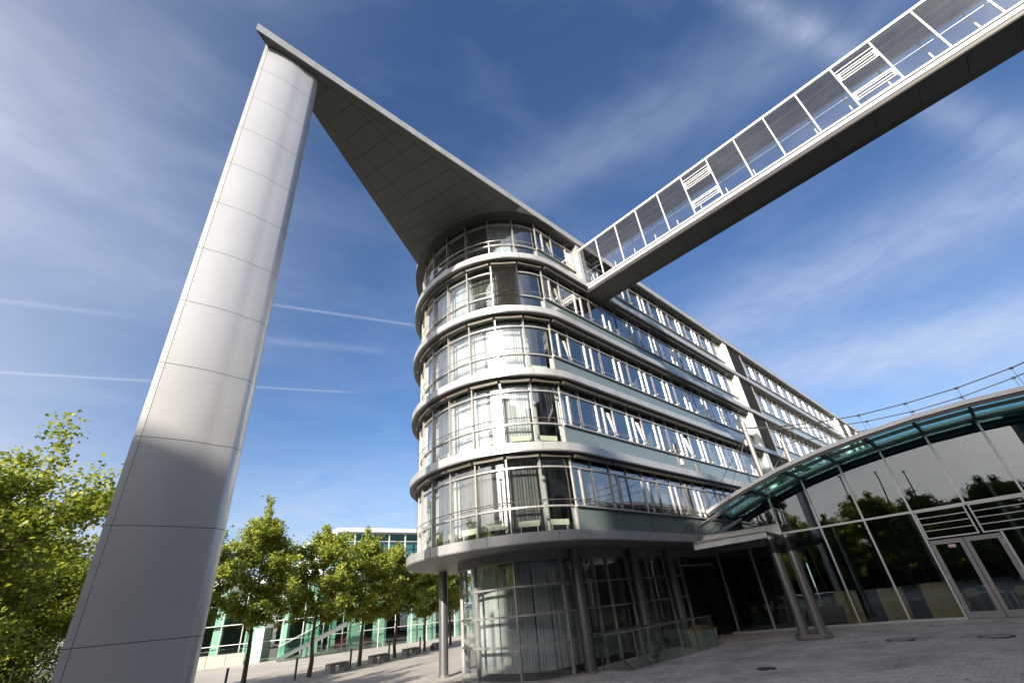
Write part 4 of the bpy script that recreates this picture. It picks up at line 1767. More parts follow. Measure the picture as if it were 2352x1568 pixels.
b = MB()
ibeam(b, (21.50, 10.66, 3.72), (22.82, 7.80, 3.86), 0.22, 0.28)
b.build('entrance_beam', M_LEDGE, pv_t)
b = MB()
ibeam(b, (22.3, 10.5, 4.06), (23.2, 8.0, 4.10), 0.18, 0.14)
b.build('entrance_beam', M_LEDGE, pv_t)
b = MB()
b.hexa([(21.9, 10.7, 3.90), (23.0, 8.0, 3.98), (28.0, 8.8, 3.98), (28.0, 12.8, 3.90), (21.9, 10.7, 3.98), (23.0, 8.0, 4.06), (28.0, 8.8, 4.06), (28.0, 12.8, 3.98)])
b.build('entrance_roof', M_SOFFIT2, pv_t)
for (x, y) in ((22.92, 7.74), (22.98, 7.10)):
    b = MB()
    b.tube([(x, y, 0.0), (x, y, 3.08)], 0.205, 30)
    c_ = b.build('column', M_STEEL, pv_t, True)
    b = MB()
    b.tube([(x, y, 3.08), (x, y, 3.62)], 0.15, 24)
    for q in range(5):
        z = 3.12 + q * 0.095
        b.tube([(x, y, z), (x, y, z + 0.05)], 0.245, 28)
    b.build('fin_rings', M_BLACK, c_, True)
    b = MB()
    b.tube([(x, y, 3.62), (x, y, 3.76)], 0.20, 24)
    b.build('cap', M_STEEL, c_, True)
b = MB()
ep = []
for a in range(28):
    t = 2 * math.pi * a / 28
    ep.append((22.95 + 0.34 * math.cos(t) + 0.03 * (1 if math.sin(t) < 0 else -1), 7.42 + 0.33 * math.sin(t) + (0.33 if math.sin(t) > 0 else -0.33)))
b.prism(ep, -0.03, 0.13)
b.build('base_plate', M_STEEL, pv_t)

# ================================================================== things inside and before the pavilion
def leaning_panel(x, y, w, hgt, lab, tiltx=0.25):
    b = MB()
    b.hexa([(0, -w / 2, 0), (0.04, -w / 2, 0), (0.04, w / 2, 0), (0, w / 2, 0), (tiltx, -w / 2, hgt), (tiltx + 0.04, -w / 2, hgt), (tiltx + 0.04, w / 2, hgt), (tiltx, w / 2, hgt)])
    o = b.build('wooden_screen', M_WOOD, None, loc=(x, y, 0))
    return tag(o, lab, 'screen', 'wooden screens standing inside the pavilion glass')


leaning_panel(28.95, 7.35, 1.0, 1.30, 'wooden screen right of the indoor tree behind the pavilion glass')
leaning_panel(28.95, 5.5, 1.0, 1.30, 'middle wooden screen behind the pavilion glass, between two glass mullions')
leaning_panel(28.95, 3.8, 1.05, 1.35, 'wooden screen next to the grey double door behind the glass')

pot = thing('potted_tree', 'slender bare leafed tree in a square brown planter inside the glass pavilion', 'potted tree', (29.3, 8.15, 0))
b = MB()
b.hexa([(28.85, 7.65, 0), (29.75, 7.65, 0), (29.75, 8.65, 0), (28.85, 8.65, 0), (28.8, 7.6, 0.72), (29.8, 7.6, 0.72), (29.8, 8.7, 0.72), (28.8, 8.7, 0.72)])
b.build('planter', M_TERRA, pot)
b = MB()
b.tube([(29.3, 8.15, 0.7), (29.25, 8.1, 1.6), (29.3, 8.2, 2.6), (29.25, 8.15, 3.6), (29.3, 8.1, 4.4)], [0.06, 0.04, 0.035, 0.025, 0.01], 7)
for q in range(9):
    a = q * 2.4
    z = 2.4 + q * 0.2
    b.tube([(29.28, 8.15, z), (29.28 + 0.45 * math.cos(a), 8.15 + 0.45 * math.sin(a), z + 0.5), (29.28 + 0.6 * math.cos(a), 8.15 + 0.6 * math.sin(a), z + 0.95)], [0.014, 0.009, 0.004], 5)
b.build('trunk', M_BARK, pot)


# dining chairs and tables deep inside the glass hall
def make_chair():
    t = thing('dining_chair', '', 'chair', (0, 0, 0), 'plywood chairs at the tables inside the pavilion', world_parts=False)
    b = MB()
    b.box(-0.21, -0.20, 0.43, 0.21, 0.21, 0.455)
    b.build('seat', M_CHAIR, t)
    b = MB()
    b.hexa([(-0.19, 0.19, 0.60), (0.19, 0.19, 0.60), (0.19, 0.215, 0.60), (-0.19, 0.215, 0.60), (-0.17, 0.25, 0.90), (0.17, 0.25, 0.90), (0.17, 0.27, 0.90), (-0.17, 0.27, 0.90)])
    b.build('backrest', M_CHAIR, t)
    for sx in (-1, 1):
        for sy in (-1, 1):
            b = MB()
            b.tube([(sx * 0.21, sy * 0.2, 0), (sx * 0.18, sy * 0.17, 0.43 if sy < 0 else 0.62)], 0.011, 6)
            b.build('leg', M_WHITE, t)
    return t


def make_table():
    t = thing('dining_table', '', 'table', (0, 0, 0), 'pale tables inside the pavilion', world_parts=False)
    b = MB()
    b.box(-0.4, -0.8, 0.72, 0.4, 0.8, 0.75)
    b.build('tabletop', M_TABLE, t)
    for sx in (-1, 1):
        for sy in (-1, 1):
            b = MB()
            b.tube([(sx * 0.36, sy * 0.74, 0), (sx * 0.36, sy * 0.74, 0.72)], 0.02, 6)
            b.build('leg', M_WHITE, t)
    return t


ch0, tb0 = make_chair(), make_table()
first = [True, True]
spots = [(30.2, 11.6, 'nearest the office corner'), (30.2, 9.6, 'behind the twin steel columns'), (32.6, 2.6, 'behind the left door leaf'), (31.5, 0.8, 'behind the right door leaf'), (34.5, 10.4, 'deeper in the hall, left side')]
for q, (x, y, w_) in enumerate(spots):
    o = tb0 if q == 0 else copy_tree(tb0)
    o.location = (x, y, 0)
    o['label'] = 'pale rectangular dining table %s' % w_
    for e_, (dx, dy, rz) in enumerate(((-0.62, -0.4, rad(90)), (-0.62, 0.4, rad(90)), (0.62, -0.4, rad(-90)), (0.62, 0.4, rad(-90)))):
        c = ch0 if (q == 0 and e_ == 0) else copy_tree(ch0)
        c.location = (x + dx, y + dy, 0)
        c.rotation_euler = (0, 0, rz)
        c['label'] = 'plywood chair, %s seat of the table %s' % (('near right', 'near left', 'far right', 'far left')[e_], w_)

# planter trough with a brown lid by the glass
gb = thing('grit_bin', 'grey concrete trough with a domed brown lid standing beside the glass balustrade', 'bin', (22.25, 11.75, -0.16), world_parts=False, rot=rad(-12))
b = MB()
b.hexa([(-0.42, -0.36, -0.15), (0.42, -0.36, -0.15), (0.42, 0.36, -0.15), (-0.42, 0.36, -0.15), (-0.50, -0.43, 0.62), (0.50, -0.43, 0.62), (0.50, 0.43, 0.62), (-0.50, 0.43, 0.62)])
b.build('body', M_CONC, gb)
b = MB()
b.hexa([(-0.55, -0.47, 0.621), (0.55, -0.47, 0.621), (0.55, 0.47, 0.621), (-0.55, 0.47, 0.621), (-0.53, -0.45, 0.67), (0.53, -0.45, 0.67), (0.53, 0.45, 0.67), (-0.53, 0.45, 0.67)])
b.hexa([(-0.47, -0.40, 0.67), (0.40, -0.40, 0.67), (0.40, 0.40, 0.67), (-0.47, 0.40, 0.67), (-0.25, -0.2, 0.82), (0.15, -0.18, 0.79), (0.12, 0.2, 0.78), (-0.22, 0.2, 0.82)])
b.build('lid', M_ORANGE, gb)

# glass balustrade round the stairwell
ba = thing('glass_balustrade', 'frameless glass balustrade with steel handrail round the outdoor stairwell', 'balustrade', (18.5, 11.05, 0))
zg = gz(0, 11.05)
xx = [16.0, 17.5, 19.0, 20.5, 22.0]
for a in range(len(xx) - 1):
    b = MB()
    b.box(xx[a] + 0.01, 11.045, zg + 0.0, xx[a + 1] - 0.01, 11.057, 0.93)
    b.build('pane', M_GLASSRAIL, ba)
for x in (16.0, 20.4, 22.05):
    b = MB()
    b.box(x - 0.02, 11.06, zg - 0.05, x + 0.02, 11.09, 0.98)
    b.build('post', M_STEEL, ba)
b = MB()
b.tube([(15.3, 11.05, 0.98), (22.1, 11.05, 0.98)], 0.028, 10)
b.build('handrail', M_STEEL, ba, True)
b = MB()
b.tube([(15.3, 12.38, 0.95), (20.2, 12.38, 0.95)], 0.026, 10)
b.build('handrail', M_STEEL, ba, True)
b = MB()
b.box(15.7, 12.42, zg - 0.05, 15.74, 12.46, 0.95)
b.build('post', M_STEEL, ba)
b = MB()
b.tube([(15.35, 11.2, 0.93), (18.6, 11.2, -1.2)], 0.022, 8)
b.build('stair_rail', M_DARKFRAME, ba, True)
b = MB()
b.tube([(15.45, 12.3, 0.90), (18.6, 12.3, -1.2)], 0.022, 8)
b.build('stair_rail', M_DARKFRAME, ba, True)

# manholes and drain in the paving
for (x, y, r_, filled, lab) in ((21.63, 4.38, 0.42, True, 'round cast iron manhole cover with paved centre nearer the steel columns'),
                                (22.05, 2.0, 0.44, True, 'round manhole ring filled with paving in front of the double door'),
                                (15.7, 6.62, 0.26, False, 'small dark round drain cover in the middle of the shaded paving')):
    b = MB()
    nn = 36
    ri = r_ * 0.8 if filled else 0.0
    z = gz(x, y) + 0.004
    for a in range(nn):
        t0, t1 = 2 * math.pi * a / nn, 2 * math.pi * (a + 1) / nn
        f_ = lambda r, t, zz: (x + r * math.cos(t), y + r * math.sin(t), zz)
        b.quad(f_(ri, t0, z + 0.004), f_(r_, t0, z + 0.004), f_(r_, t1, z + 0.004), f_(ri, t1, z + 0.004))
        b.quad(f_(r_, t0, z - 0.05), f_(r_, t1, z - 0.05), f_(r_, t1, z + 0.004), f_(r_, t0, z + 0.004))
    if filled:
        b.prism([(x + ri * 0.985 * math.cos(2 * math.pi * a / nn), y + ri * 0.985 * math.sin(2 * math.pi * a / nn)) for a in range(nn)], z - 0.05, z + 0.001, 1)
    tag(b.build('manhole_cover', [M_IRON, pbr('manhole_fill', (0.28, 0.25, 0.235), 0.85, 0, 0.15, 8)]), lab, 'manhole cover')

# a few fallen leaves on the shaded paving
lv = MB()
rl = random.Random(11)
M_DRY = pbr('dry_leaf', (0.16, 0.085, 0.03), 0.8)
for q in range(70):
    x, y = rl.uniform(11, 27), rl.uniform(-1, 11)
    s_ = rl.uniform(0.02, 0.055)
    a = rl.uniform(0, 6.28)
    z = gz(x, y) + 0.008
    p = []
    for e_ in range(6):
        t = a + e_ * math.pi / 3
        rr_ = s_ * (1.0 if e_ % 2 == 0 else 0.5)
        p.append((x + rr_ * math.cos(t), y + rr_ * math.sin(t), z + rl.uniform(0, 0.02)))
    n = len(lv.v)
    lv.v += p
    lv.f.append(tuple(range(n, n + 6)))
    lv.m.append(0)
o = stuff(lv.build('fallen_leaves', M_DRY))
tag(o, 'small dry brown leaves scattered on the shaded paving', 'leaves')

# ================================================================== trees
LEAF5 = np.array([(0, -0.45), (0.28, -0.30), (0.50, 0.02), (0.24, 0.10), (0.30, 0.42), (0.0, 0.62), (-0.30, 0.42), (-0.24, 0.10), (-0.50, 0.02), (-0.28, -0.30)])
LEAF3 = np.array([(0, -0.5), (0.42, -0.05), (0.22, 0.18), (0.0, 0.55), (-0.22, 0.18), (-0.42, -0.05)])


def leaf_mesh(name, centers, sizes, seed, shape, mat, up=0.5):
    r = np.random.default_rng(seed)
    n = len(centers)
    k = len(shape)
    nr = r.normal(size=(n, 3))
    nr[:, 2] = np.abs(nr[:, 2]) + up
    nr /= np.linalg.norm(nr, axis=1)[:, None]
    a = np.cross(nr, r.normal(size=(n, 3)))
    a /= np.linalg.norm(a, axis=1)[:, None]
    b = np.cross(nr, a)
    fold = r.uniform(0.05, 0.35, n)
    co = (centers[:, None, :] + sizes[:, None, None] * (shape[None, :, 0, None] * a[:, None, :] + shape[None, :, 1, None] * b[:, None, :]
          + (np.abs(shape[None, :, 0, None]) * fold[:, None, None]) * nr[:, None, :]))
    me = bpy.data.meshes.new(name)
    me.vertices.add(n * k)
    me.vertices.foreach_set('co', co.reshape(-1))
    me.loops.add(n * k)
    me.loops.foreach_set('vertex_index', np.arange(n * k, dtype=np.int32))
    me.polygons.add(n)
    me.polygons.foreach_set('loop_start', (np.arange(n) * k).astype(np.int32))
    me.polygons.foreach_set('loop_total', np.full(n, k, dtype=np.int32))
    me.update(calc_edges=True)
    me.materials.append(mat)
    return me


def tree_meshes(seed, H, R_, zlow, leaf, per, limbs, r0, shape=LEAF3, mat=M_LEAF, spires=((0, 0, 1.0),), tall=0.0):
    r = random.Random(seed)
    nr = np.random.default_rng(seed)
    b = MB()
    tp = []
    x = y = 0
    n = 9
    for i in range(n + 1):
        f = i / n
        tp.append(Vector((x, y, -0.1 + (H * 0.93) * f)))
        x += r.uniform(-0.07, 0.07)
        y += r.uniform(-0.07, 0.07)
    b.tube(tp, [max(0.012, r0 * (1 - 0.93 * (i / n) ** 0.8)) for i in range(n + 1)], 9)

    def trunk_at(z):
        f = max(0, min(0.999, (z + 0.1) / (H * 0.93))) * n
        i = int(f)
        return tp[i].lerp(tp[i + 1], f - i)
    cl = []
    for i in range(limbs):
        f = (i + r.uniform(0, 0.8)) / limbs
        z = zlow + (H * 0.86 - zlow) * f
        az = i * 2.399 + r.uniform(-0.4, 0.4)
        prof = math.sin(math.pi * min(1, 0.22 + 0.80 * f)) ** 0.7
        Lr = R_ * prof * r.uniform(0.75, 1.12)
        rise = r.uniform(0.25, 0.75) * Lr
        s_ = trunk_at(z)
        pts = [s_]
        for q in range(1, 6):
            t = q / 5
            pts.append(s_ + Vector((math.cos(az) * Lr * t, math.sin(az) * Lr * t, rise * (t ** 1.2))) + Vector((r.uniform(-.09, .09), r.uniform(-.09, .09), r.uniform(-.09, .09))))
        lr = r0 * 0.34 * (1 - f * 0.5)
        b.tube(pts, [lr * (1 - 0.8 * q / 5) for q in range(6)], 6)
        for q in range(2, 6):
            for w_ in range(3 if q < 5 else 2):
                d = Vector((r.uniform(-1, 1), r.uniform(-1, 1), r.uniform(-0.35, 0.9))).normalized()
                e_ = pts[q] + d * r.uniform(0.3, 0.75) * (R_ / 2.2)
                b.tube([pts[q], pts[q].lerp(e_, 0.5) + Vector((0, 0, 0.05)), e_], [lr * 0.35, lr * 0.2, 0.004], 4, caps=False)
                cl.append((e_, r.uniform(0.75, 1.25)))
                cl.append((pts[q].lerp(e_, 0.5), 0.7))
    for (dx, dy, hh) in spires:
        top = trunk_at(H * 0.9) + Vector((dx, dy, 0))
        st = trunk_at(H * 0.72)
        tpz = top + Vector((r.uniform(-.1, .1), r.uniform(-.1, .1), hh))
        b.tube([st, st.lerp(top, 0.6) + Vector((dx * .2, dy * .2, 0)), top, tpz], [r0 * .2, r0 * .14, r0 * .1, .008], 5)
        for q in range(7):
            cl.append((top.lerp(tpz, q / 6) + Vector((r.uniform(-.12, .12), r.uniform(-.12, .12), 0)), 0.5 + 0.25 * (q > 4)))
    cs, sz = [], []
    for (p, s_) in cl:
        m_ = int(per * s_ * r.uniform(0.6, 1.4))
        c = nr.normal(size=(m_, 3)) * np.array([0.17, 0.17, 0.12]) * s_ * (R_ / 2.2) + np.array(p)
        cs.append(c)
        sz.append(nr.uniform(0.65, 1.25, m_) * leaf)
    cs = np.concatenate(cs)
    sz = np.concatenate(sz)
    crown = leaf_mesh('crown', cs, sz, seed + 1, shape, mat)
    return b.mesh('trunk', M_BARK, True), crown


def tree(name, label, cat, tm, loc, rot=0, s_=1.0, group=None):
    t = thing(name, label, cat, loc, group, world_parts=False, rot=rot)
    t.scale = (s_, s_, s_)
    link('trunk', tm[0], t)
    link('crown', tm[1], t)
    return t


TA = tree_meshes(21, 8.6, 2.4, 2.3, 0.155, 58, 21, 0.15, spires=((0.1, 0.0, 0.9), (-0.5, 0.3, 0.2)))
TBm = tree_meshes(22, 8.2, 2.35, 2.2, 0.155, 58, 21, 0.14, spires=((0, 0, 0.5), (0.5, 0.2, 0.1)))
TCm = tree_meshes(33, 9.0, 2.3, 2.4, 0.155, 58, 21, 0.14, spires=((0.0, 0.0, 1.3),))
ROW = 'plane trees in a row on the sunny plaza'
row = [
    ((8.75, 29.9), TCm, 2.1, 1.0, 'nearest plane tree of the row, just right of the metal pylon'),
    ((12.8, 31.9), TBm, 0.4, 1.04, 'plane tree left of the nearest concrete bench, second of the row'),
    ((16.8, 33.7), TA, 3.9, 0.98, 'third plane tree of the row, between two concrete benches'),
    ((20.5, 35.5), TBm, 2.9, 0.98, 'fourth plane tree of the row, before the reddish exhibit behind glass'),
    ((24.1, 37.1), TCm, 5.2, 0.84, 'fifth plane tree of the row, beside the small dark stone ball'),
    ((28.0, 38.9), TA, 1.2, 0.9, 'sixth plane tree, half hidden behind the rounded office end'),
    ((4.9, 28.2), TA, 0.8, 0.95, 'plane tree standing behind the metal pylon'),
]
for (p, tm, rz, s_, lab) in row:
    tree('plane_tree', lab, 'tree', tm, (p[0], p[1], gz(*p) - 0.02), rz, s_, ROW)
TL = tree_meshes(47, 6.9, 4.0, 1.5, 0.105, 190, 25, 0.2, shape=LEAF5, spires=((2.45, -0.3, 2.3), (1.9, 0.4, 1.3), (-1.2, 0.2, 0.6)))
tree('plane_tree', 'large spreading plane tree at the left edge with one tall leafy shoot', 'tree', TL, (-3.3, 18.6, -0.36), 0.2, 1.0)
tree('plane_tree', 'plane tree behind the big left tree, touching the pylon edge', 'tree', TL, (-0.6, 27.0, -0.42), 2.4, 0.9)
tree('plane_tree', 'plane tree farther back at the far left', 'tree', TL, (-7.5, 27.0, -0.42), 4.1, 1.0)


def bush(seed, cx, cy, rx, ry, h_, n, lab):
    r = np.random.default_rng(seed)
    t = thing('shrub', lab, 'shrub', (cx, cy, -0.42), 'dense shrubs under the trees at the left', world_parts=False)
    a = r.uniform(0, 2 * np.pi, n)
    u = r.uniform(0, 1, n) ** 0.35
    ph = np.arccos(r.uniform(-0.1, 1, n))
    rad_ = u * (1 + 0.18 * np.sin(a * 5 + seed) + 0.15 * np.sin(ph * 7 + a * 3))
    c = np.stack([rx * rad_ * np.sin(ph) * np.cos(a), ry * rad_ * np.sin(ph) * np.sin(a), np.maximum(0.05, h_ * rad_ * np.cos(ph))], 1)
    link('foliage', leaf_mesh('foliage', c, r.uniform(0.06, 0.12, n), seed, LEAF3, M_LEAFD), t)
    b = MB()
    for q in range(7):
        an = q * 0.9
        b.tube([(0.1 * math.cos(an), 0.1 * math.sin(an), 0), (rx * 0.5 * math.cos(an), ry * 0.5 * math.sin(an), h_ * 0.7)], [0.03, 0.01], 5)
    link('stems', b.mesh('stems', M_BARK), t)


bush(1, -1.9, 21.5, 2.2, 1.6, 2.9, 9000, 'dark dense shrub at the lower left corner, nearest of the three')
bush(2, 0.2, 25.0, 1.9, 1.6, 3.2, 8000, 'dark shrub against the left edge of the metal pylon')
bush(3, -3.2, 27.5, 3.4, 1.8, 3.4, 10000, 'wide shrub at the back under the left trees')

# reflected surroundings left of the camera: trees and flagpoles
TR = tree_meshes(61, 10.3, 3.6, 1.6, 0.22, 90, 24, 0.2)
for q, (x, y, s_) in enumerate(((-19, -3.5, 1.0), (-18, 2.8, 0.98), (-21, 7.0, 1.08), (-20, 13.0, 0.9), (-24, 18.5, 1.05), (-30, -6, 1.1), (-33, 10, 1.2), (-27, 1, 0.85), (-28, 25, 1.1))):
    tree('park_tree', 'tree %s across the square, mirrored in the pavilion glass' % ('one two three four five six seven eight nine'.split()[q]), 'tree', TR, (x, y, -0.2), q * 1.3, s_, 'trees across the square, out of frame')
for q, y in enumerate((8.19, 4.92, 2.48)):
    t = thing('flagpole', 'tall %s flagpole mirrored in the pavilion glass' % ('left', 'middle', 'right')[q], 'flagpole', (-8, y, -0.1), 'flagpoles mirrored in the pavilion glass', world_parts=False)
    b = MB()
    b.tube([(0, 0, 0), (0, 0, (11.7, 11.4, 10.85)[q])], [0.09, 0.06], 12)
    b.build('pole', M_DARKFRAME, t, True)
    b = MB()
    b.tube([(0, 0, (11.7, 11.4, 10.85)[q]), (0, 0, (11.7, 11.4, 10.85)[q] + 0.12)], 0.14, 12)
    b.build('cap', M_DARKFRAME, t)

# ================================================================== benches, bollards, stone on the plaza
rowdir = Vector((3.75, 1.75)).normalized()
rang = math.atan2(rowdir.y, rowdir.x)


def make_bench():
    t = thing('concrete_bench', '', 'bench', (0, 0, 0), 'concrete benches between the plane trees', world_parts=False)
    b = MB()
    b.box(-0.72, -0.24, 0.34, 0.72, 0.24, 0.46)
    b.build('seat', M_CONCD, t)
    for sx in (-0.72, 0.34):
        b = MB()
        b.box(sx, -0.235, -0.03, sx + 0.38, 0.235, 0.339)
        b.build('leg', M_CONC, t)
    return t


bn0 = make_bench()
bspots = [((14.75, 32.45), 'nearest low concrete bench, between the second and third trees'), ((18.4, 34.1), 'low concrete bench between the third and fourth trees'),
          ((21.9, 35.6), 'low concrete bench between the fourth and fifth trees'), ((25.7, 37.3), 'farthest concrete bench, partly behind the office column')]
for q, (p, lab) in enumerate(bspots):
    o = bn0 if q == 0 else copy_tree(bn0)
    o.location = (p[0], p[1], gz(*p) - 0.02)
    o.rotation_euler = (0, 0, rang - 0.12)
    o['label'] = lab
for q, (p, lab) in enumerate((((8.2, 31.0), 'leftmost grey bollard at the bottom edge near the pylon'), ((11.88, 31.5), 'grey bollard left of the second tree'), ((15.9, 33.1), 'grey bollard just right of the nearest bench'),
                              ((19.5, 34.6), 'grey bollard between the second bench and the fourth tree'), ((23.05, 36.1), 'grey bollard between the third bench and the fifth tree'))):
    t = thing('bollard', lab, 'bollard', (p[0], p[1], gz(*p) - 0.02), 'grey bollards in the tree row', world_parts=False)
    b = MB()
    b.tube([(0, 0, 0), (0, 0, 1.02)], 0.062, 14)
    b.build('post', M_POST, t, True)
    b = MB()
    b.tube([(0, 0, 1.02), (0, 0, 1.05)], 0.066, 14)
    b.build('cap', M_DARKFRAME, t, True)
b = MB()
b.tube([(0, 0, 0), (0, 0, 0.08), (0, 0, 0.2), (0, 0, 0.32), (0, 0, 0.38)], [0.13, 0.16, 0.17, 0.12, 0.03], 16)
o = b.build('stone_ball', M_POST, None, True, loc=(24.75, 37.0, -0.42))
tag(o, 'small dark rounded stone beside the fifth plane tree', 'stone')

# ================================================================== far building
fb = thing('exhibition_building', 'pale green glass hall with curved white framed front behind the tree row', 'building', (22, 55, -0.4))
base = [(-6, 70), (3.5, 64.5), (12.6, 58.7), (16.8, 56.0), (19.8, 53.4), (23.6, 52.5), (29.6, 51.9), (35.5, 51.5), (42, 51.5), (50, 52.5)]
fc = [Vector((p.x, p.y)) for p in catmull(base, 5)]
tabf = [(0.0, fc[0])]
for a in range(1, len(fc)):
    tabf.append((tabf[-1][0] + (fc[a] - fc[a - 1]).length, fc[a]))


def farc(s):
    for a in range(len(tabf) - 1):
        if tabf[a][0] <= s <= tabf[a + 1][0]:
            t = (s - tabf[a][0]) / (tabf[a + 1][0] - tabf[a][0])
            return tabf[a][1].lerp(tabf[a + 1][1], t)
    return tabf[-1][1]


def fn_(s):
    t = (farc(s + 0.2) - farc(max(0, s - 0.2))).normalized()
    return Vector((t.y, -t.x))            # towards the camera side


TOT = tabf[-1][0]
FM = 1.95
rows_f = [-0.42, 1.24, 2.9, 4.6, 6.3]
ns = int(TOT / FM)
for k in range(ns):
    s0, s1 = k * FM, (k + 1) * FM
    p, q = farc(s0), farc(s1)
    b = MB()
    b.box(p.x - 0.03, p.y - 0.06, -0.42, p.x + 0.03, p.y + 0.04, 6.4)
    for z in rows_f[1:]:
        b.beam((p.x, p.y, z), (q.x, q.y, z), 0.07, 0.05)
    w = b.build('window', M_WHITE, fb)
    for r_ in range(4):
        if k < 4:
            continue
        b = MB()
        b.beam((p.x + 0.0, p.y, (rows_f[r_] + rows_f[r_ + 1]) / 2), (q.x, q.y, (rows_f[r_] + rows_f[r_ + 1]) / 2), 0.01, rows_f[r_ + 1] - rows_f[r_] - 0.07)
        b.build('pane', M_GLASSF, w)
# roof of the low hall and upper glazed volume
offb = lambda d: [(farc(s).x - fn_(s).x * d, farc(s).y - fn_(s).y * d) for s in np.linspace(0, TOT - 0.1, 40)]
pol = offb(-0.6) + [(60, 75), (-6, 90)]
b = MB()
b.prism(pol, 6.4, 6.95)
b.build('roof', M_ROOFW, fb)
b = MB()
sU = [s for s in np.arange(0, TOT - 0.1, 2.1) if farc(s).x > 22.5]
up = [(farc(s).x - fn_(s).x * 0.4, farc(s).y - fn_(s).y * 0.4) for s in sU]
for a in range(len(up) - 1):
    pass
for (z0_, z1_, mat, nm) in ((11.0, 11.45, M_ROOFW, 'upper_roof'),):
    pol2 = [(farc(s).x + fn_(s).x * 0.1, farc(s).y + fn_(s).y * 0.1) for s in sU] + [(60, 70), (24, 72)]
    b = MB()
    b.prism(pol2, z0_, z1_)
    b.build(nm, mat, fb)
b = MB()
b.prism([(farc(s).x - fn_(s).x * 1.4, farc(s).y - fn_(s).y * 1.4) for s in sU] + [(60, 69), (24.5, 71)], 6.96, 11.0)
b.build('upper_core', pbr('upper_room', (0.13, 0.27, 0.34), 0.7), fb)
for a in range(0, len(sU) - 1):
    p, q = Vector(up[a]), Vector(up[a + 1])
    b = MB()
    b.box(p.x - 0.05, p.y - 0.08, 6.96, p.x + 0.05, p.y + 0.05, 11.0)
    for z in (8.3, 10.05, 10.9):
        b.beam((p.x, p.y, z), (q.x, q.y, z), 0.08, 0.07)
    w = b.build('upper_window', M_WHITE, fb)
    b = MB()
    b.beam((p.x, p.y, 8.98), (q.x, q.y, 8.98), 0.01, 4.0)
    b.build('upper_pane', M_GLASSF, w)
# sloping white roof edge climbing to the upper volume
b = MB()
for a in range(10):
    t0, t1 = a / 10, (a + 1) / 10
    P0 = (lerp(20, 25, t0), lerp(57.5, 54.0, t0), lerp(8.2, 11.2, t0))
    P1 = (lerp(20, 25, t1), lerp(57.5, 54.0, t1), lerp(8.2, 11.2, t1))
    b.hexa([(P0[0], P0[1], 6.9), (P1[0], P1[1], 6.9), (P1[0] + 4, P1[1] + 8, 6.9), (P0[0] + 4, P0[1] + 8, 6.9), P0, P1, (P1[0] + 4, P1[1] + 8, P1[2]), (P0[0] + 4, P0[1] + 8, P0[2])])
b.build('curved_roof', M_ROOFW, fb)
# interior of the hall
b = MB()
b.prism(offb(7.5) + [(60, 74), (-6, 88)], -0.4, 6.39)
b.build('hall_core', pbr('hall_dark', (0.035, 0.05, 0.045), 0.8), fb)
b = MB()
b.prism(offb(0.15) + [(60, 73), (-6, 87)], 2.86, 2.95)
b.build('gallery_floor', pbr('gallery', (0.10, 0.16, 0.13), 0.6), fb)
for (s_, w_) in ((22.5, 0.8), (25.5, 1.6), (28.8, 0.7), (31.5, 1.4), (34.0, 0.6), (36.0, 1.7), (38.8, 1.4), (43.0, 1.8), (45.4, 1.1), (49.5, 1.0), (52.0, 1.7), (54.8, 1.6), (58.0, 1.4), (60.5, 2.4)):
    if s_ > TOT - 3:
        continue
    p = farc(s_) - fn_(s_) * 0.9
    q = farc(s_ + w_) - fn_(s_ + w_) * 0.9
    b = MB()
    b.beam((p.x, p.y, 2.98), (q.x, q.y, 2.98), 0.5, 6.8)
    b.build('green_wall', M_GREENP, fb)


def make_car(name, mat, lab, loc, rz):
    t = thing(name, lab, 'car', loc, world_parts=False, rot=rz)
    prof = [(-2.1, 0.30), (2.1, 0.30), (2.15, 0.65), (1.95, 0.85), (1.0, 0.92), (0.55, 1.38), (-1.0, 1.40), (-1.65, 0.98), (-2.1, 0.90)]
    b = MB()
    n = len(prof)
    for y in (-0.8, 0.8):
        for (x, z) in prof:
            b.v.append((x, y * (0.86 if z > 1.2 else 1.0), z))
    b.f.append(tuple(range(n)))
    b.f.append(tuple(reversed(range(n, 2 * n))))
    b.m += [0, 0]
    for a in range(n):
        c = (a + 1) % n
        b.f.append((a, n + a, n + c, c))
        b.m.append(0)
    b.build('body', mat, t)
    b = MB()
    for y in (-0.80, 0.80):
        b.hexa([(0.78, y - 0.01, 0.95), (-1.4, y - 0.01, 1.0), (-1.4, y + 0.01, 1.0), (0.78, y + 0.01, 0.95), (0.48, y * 0.9 - 0.01, 1.32), (-0.95, y * 0.9 - 0.01, 1.33), (-0.95, y * 0.9 + 0.01, 1.33), (0.48, y * 0.9 + 0.01, 1.32)])
    b.build('side_window', M_WINDARK, t)
    for sx in (-1.3, 1.3):
        for sy in (-0.74, 0.74):
            b = MB()
            b.tube([(sx, sy - 0.09, 0.31), (sx, sy + 0.09, 0.31)], 0.31, 16)
            b.build('wheel', M_BLACK, t, True)
    return t


make_car('car', M_RED, 'small red car on show at ground level behind the far glass front', (26.3, 54.2, -0.39), rad(-2))
make_car('car', M_YEL, 'yellow car displayed on the upper gallery behind the far glass front', (26.0, 54.2, 2.96), rad(-2))
b = MB()
b.tube([(32.6, 53.6, 4.3), (32.6, 53.75, 4.3)], 1.0, 24)
o = b.build('round_exhibit', pbr('exhibit_red', (0.45, 0.05, 0.03), 0.5), None, True)
tag(o, 'round red disc hanging behind the far glass front near the fourth tree', 'disc')

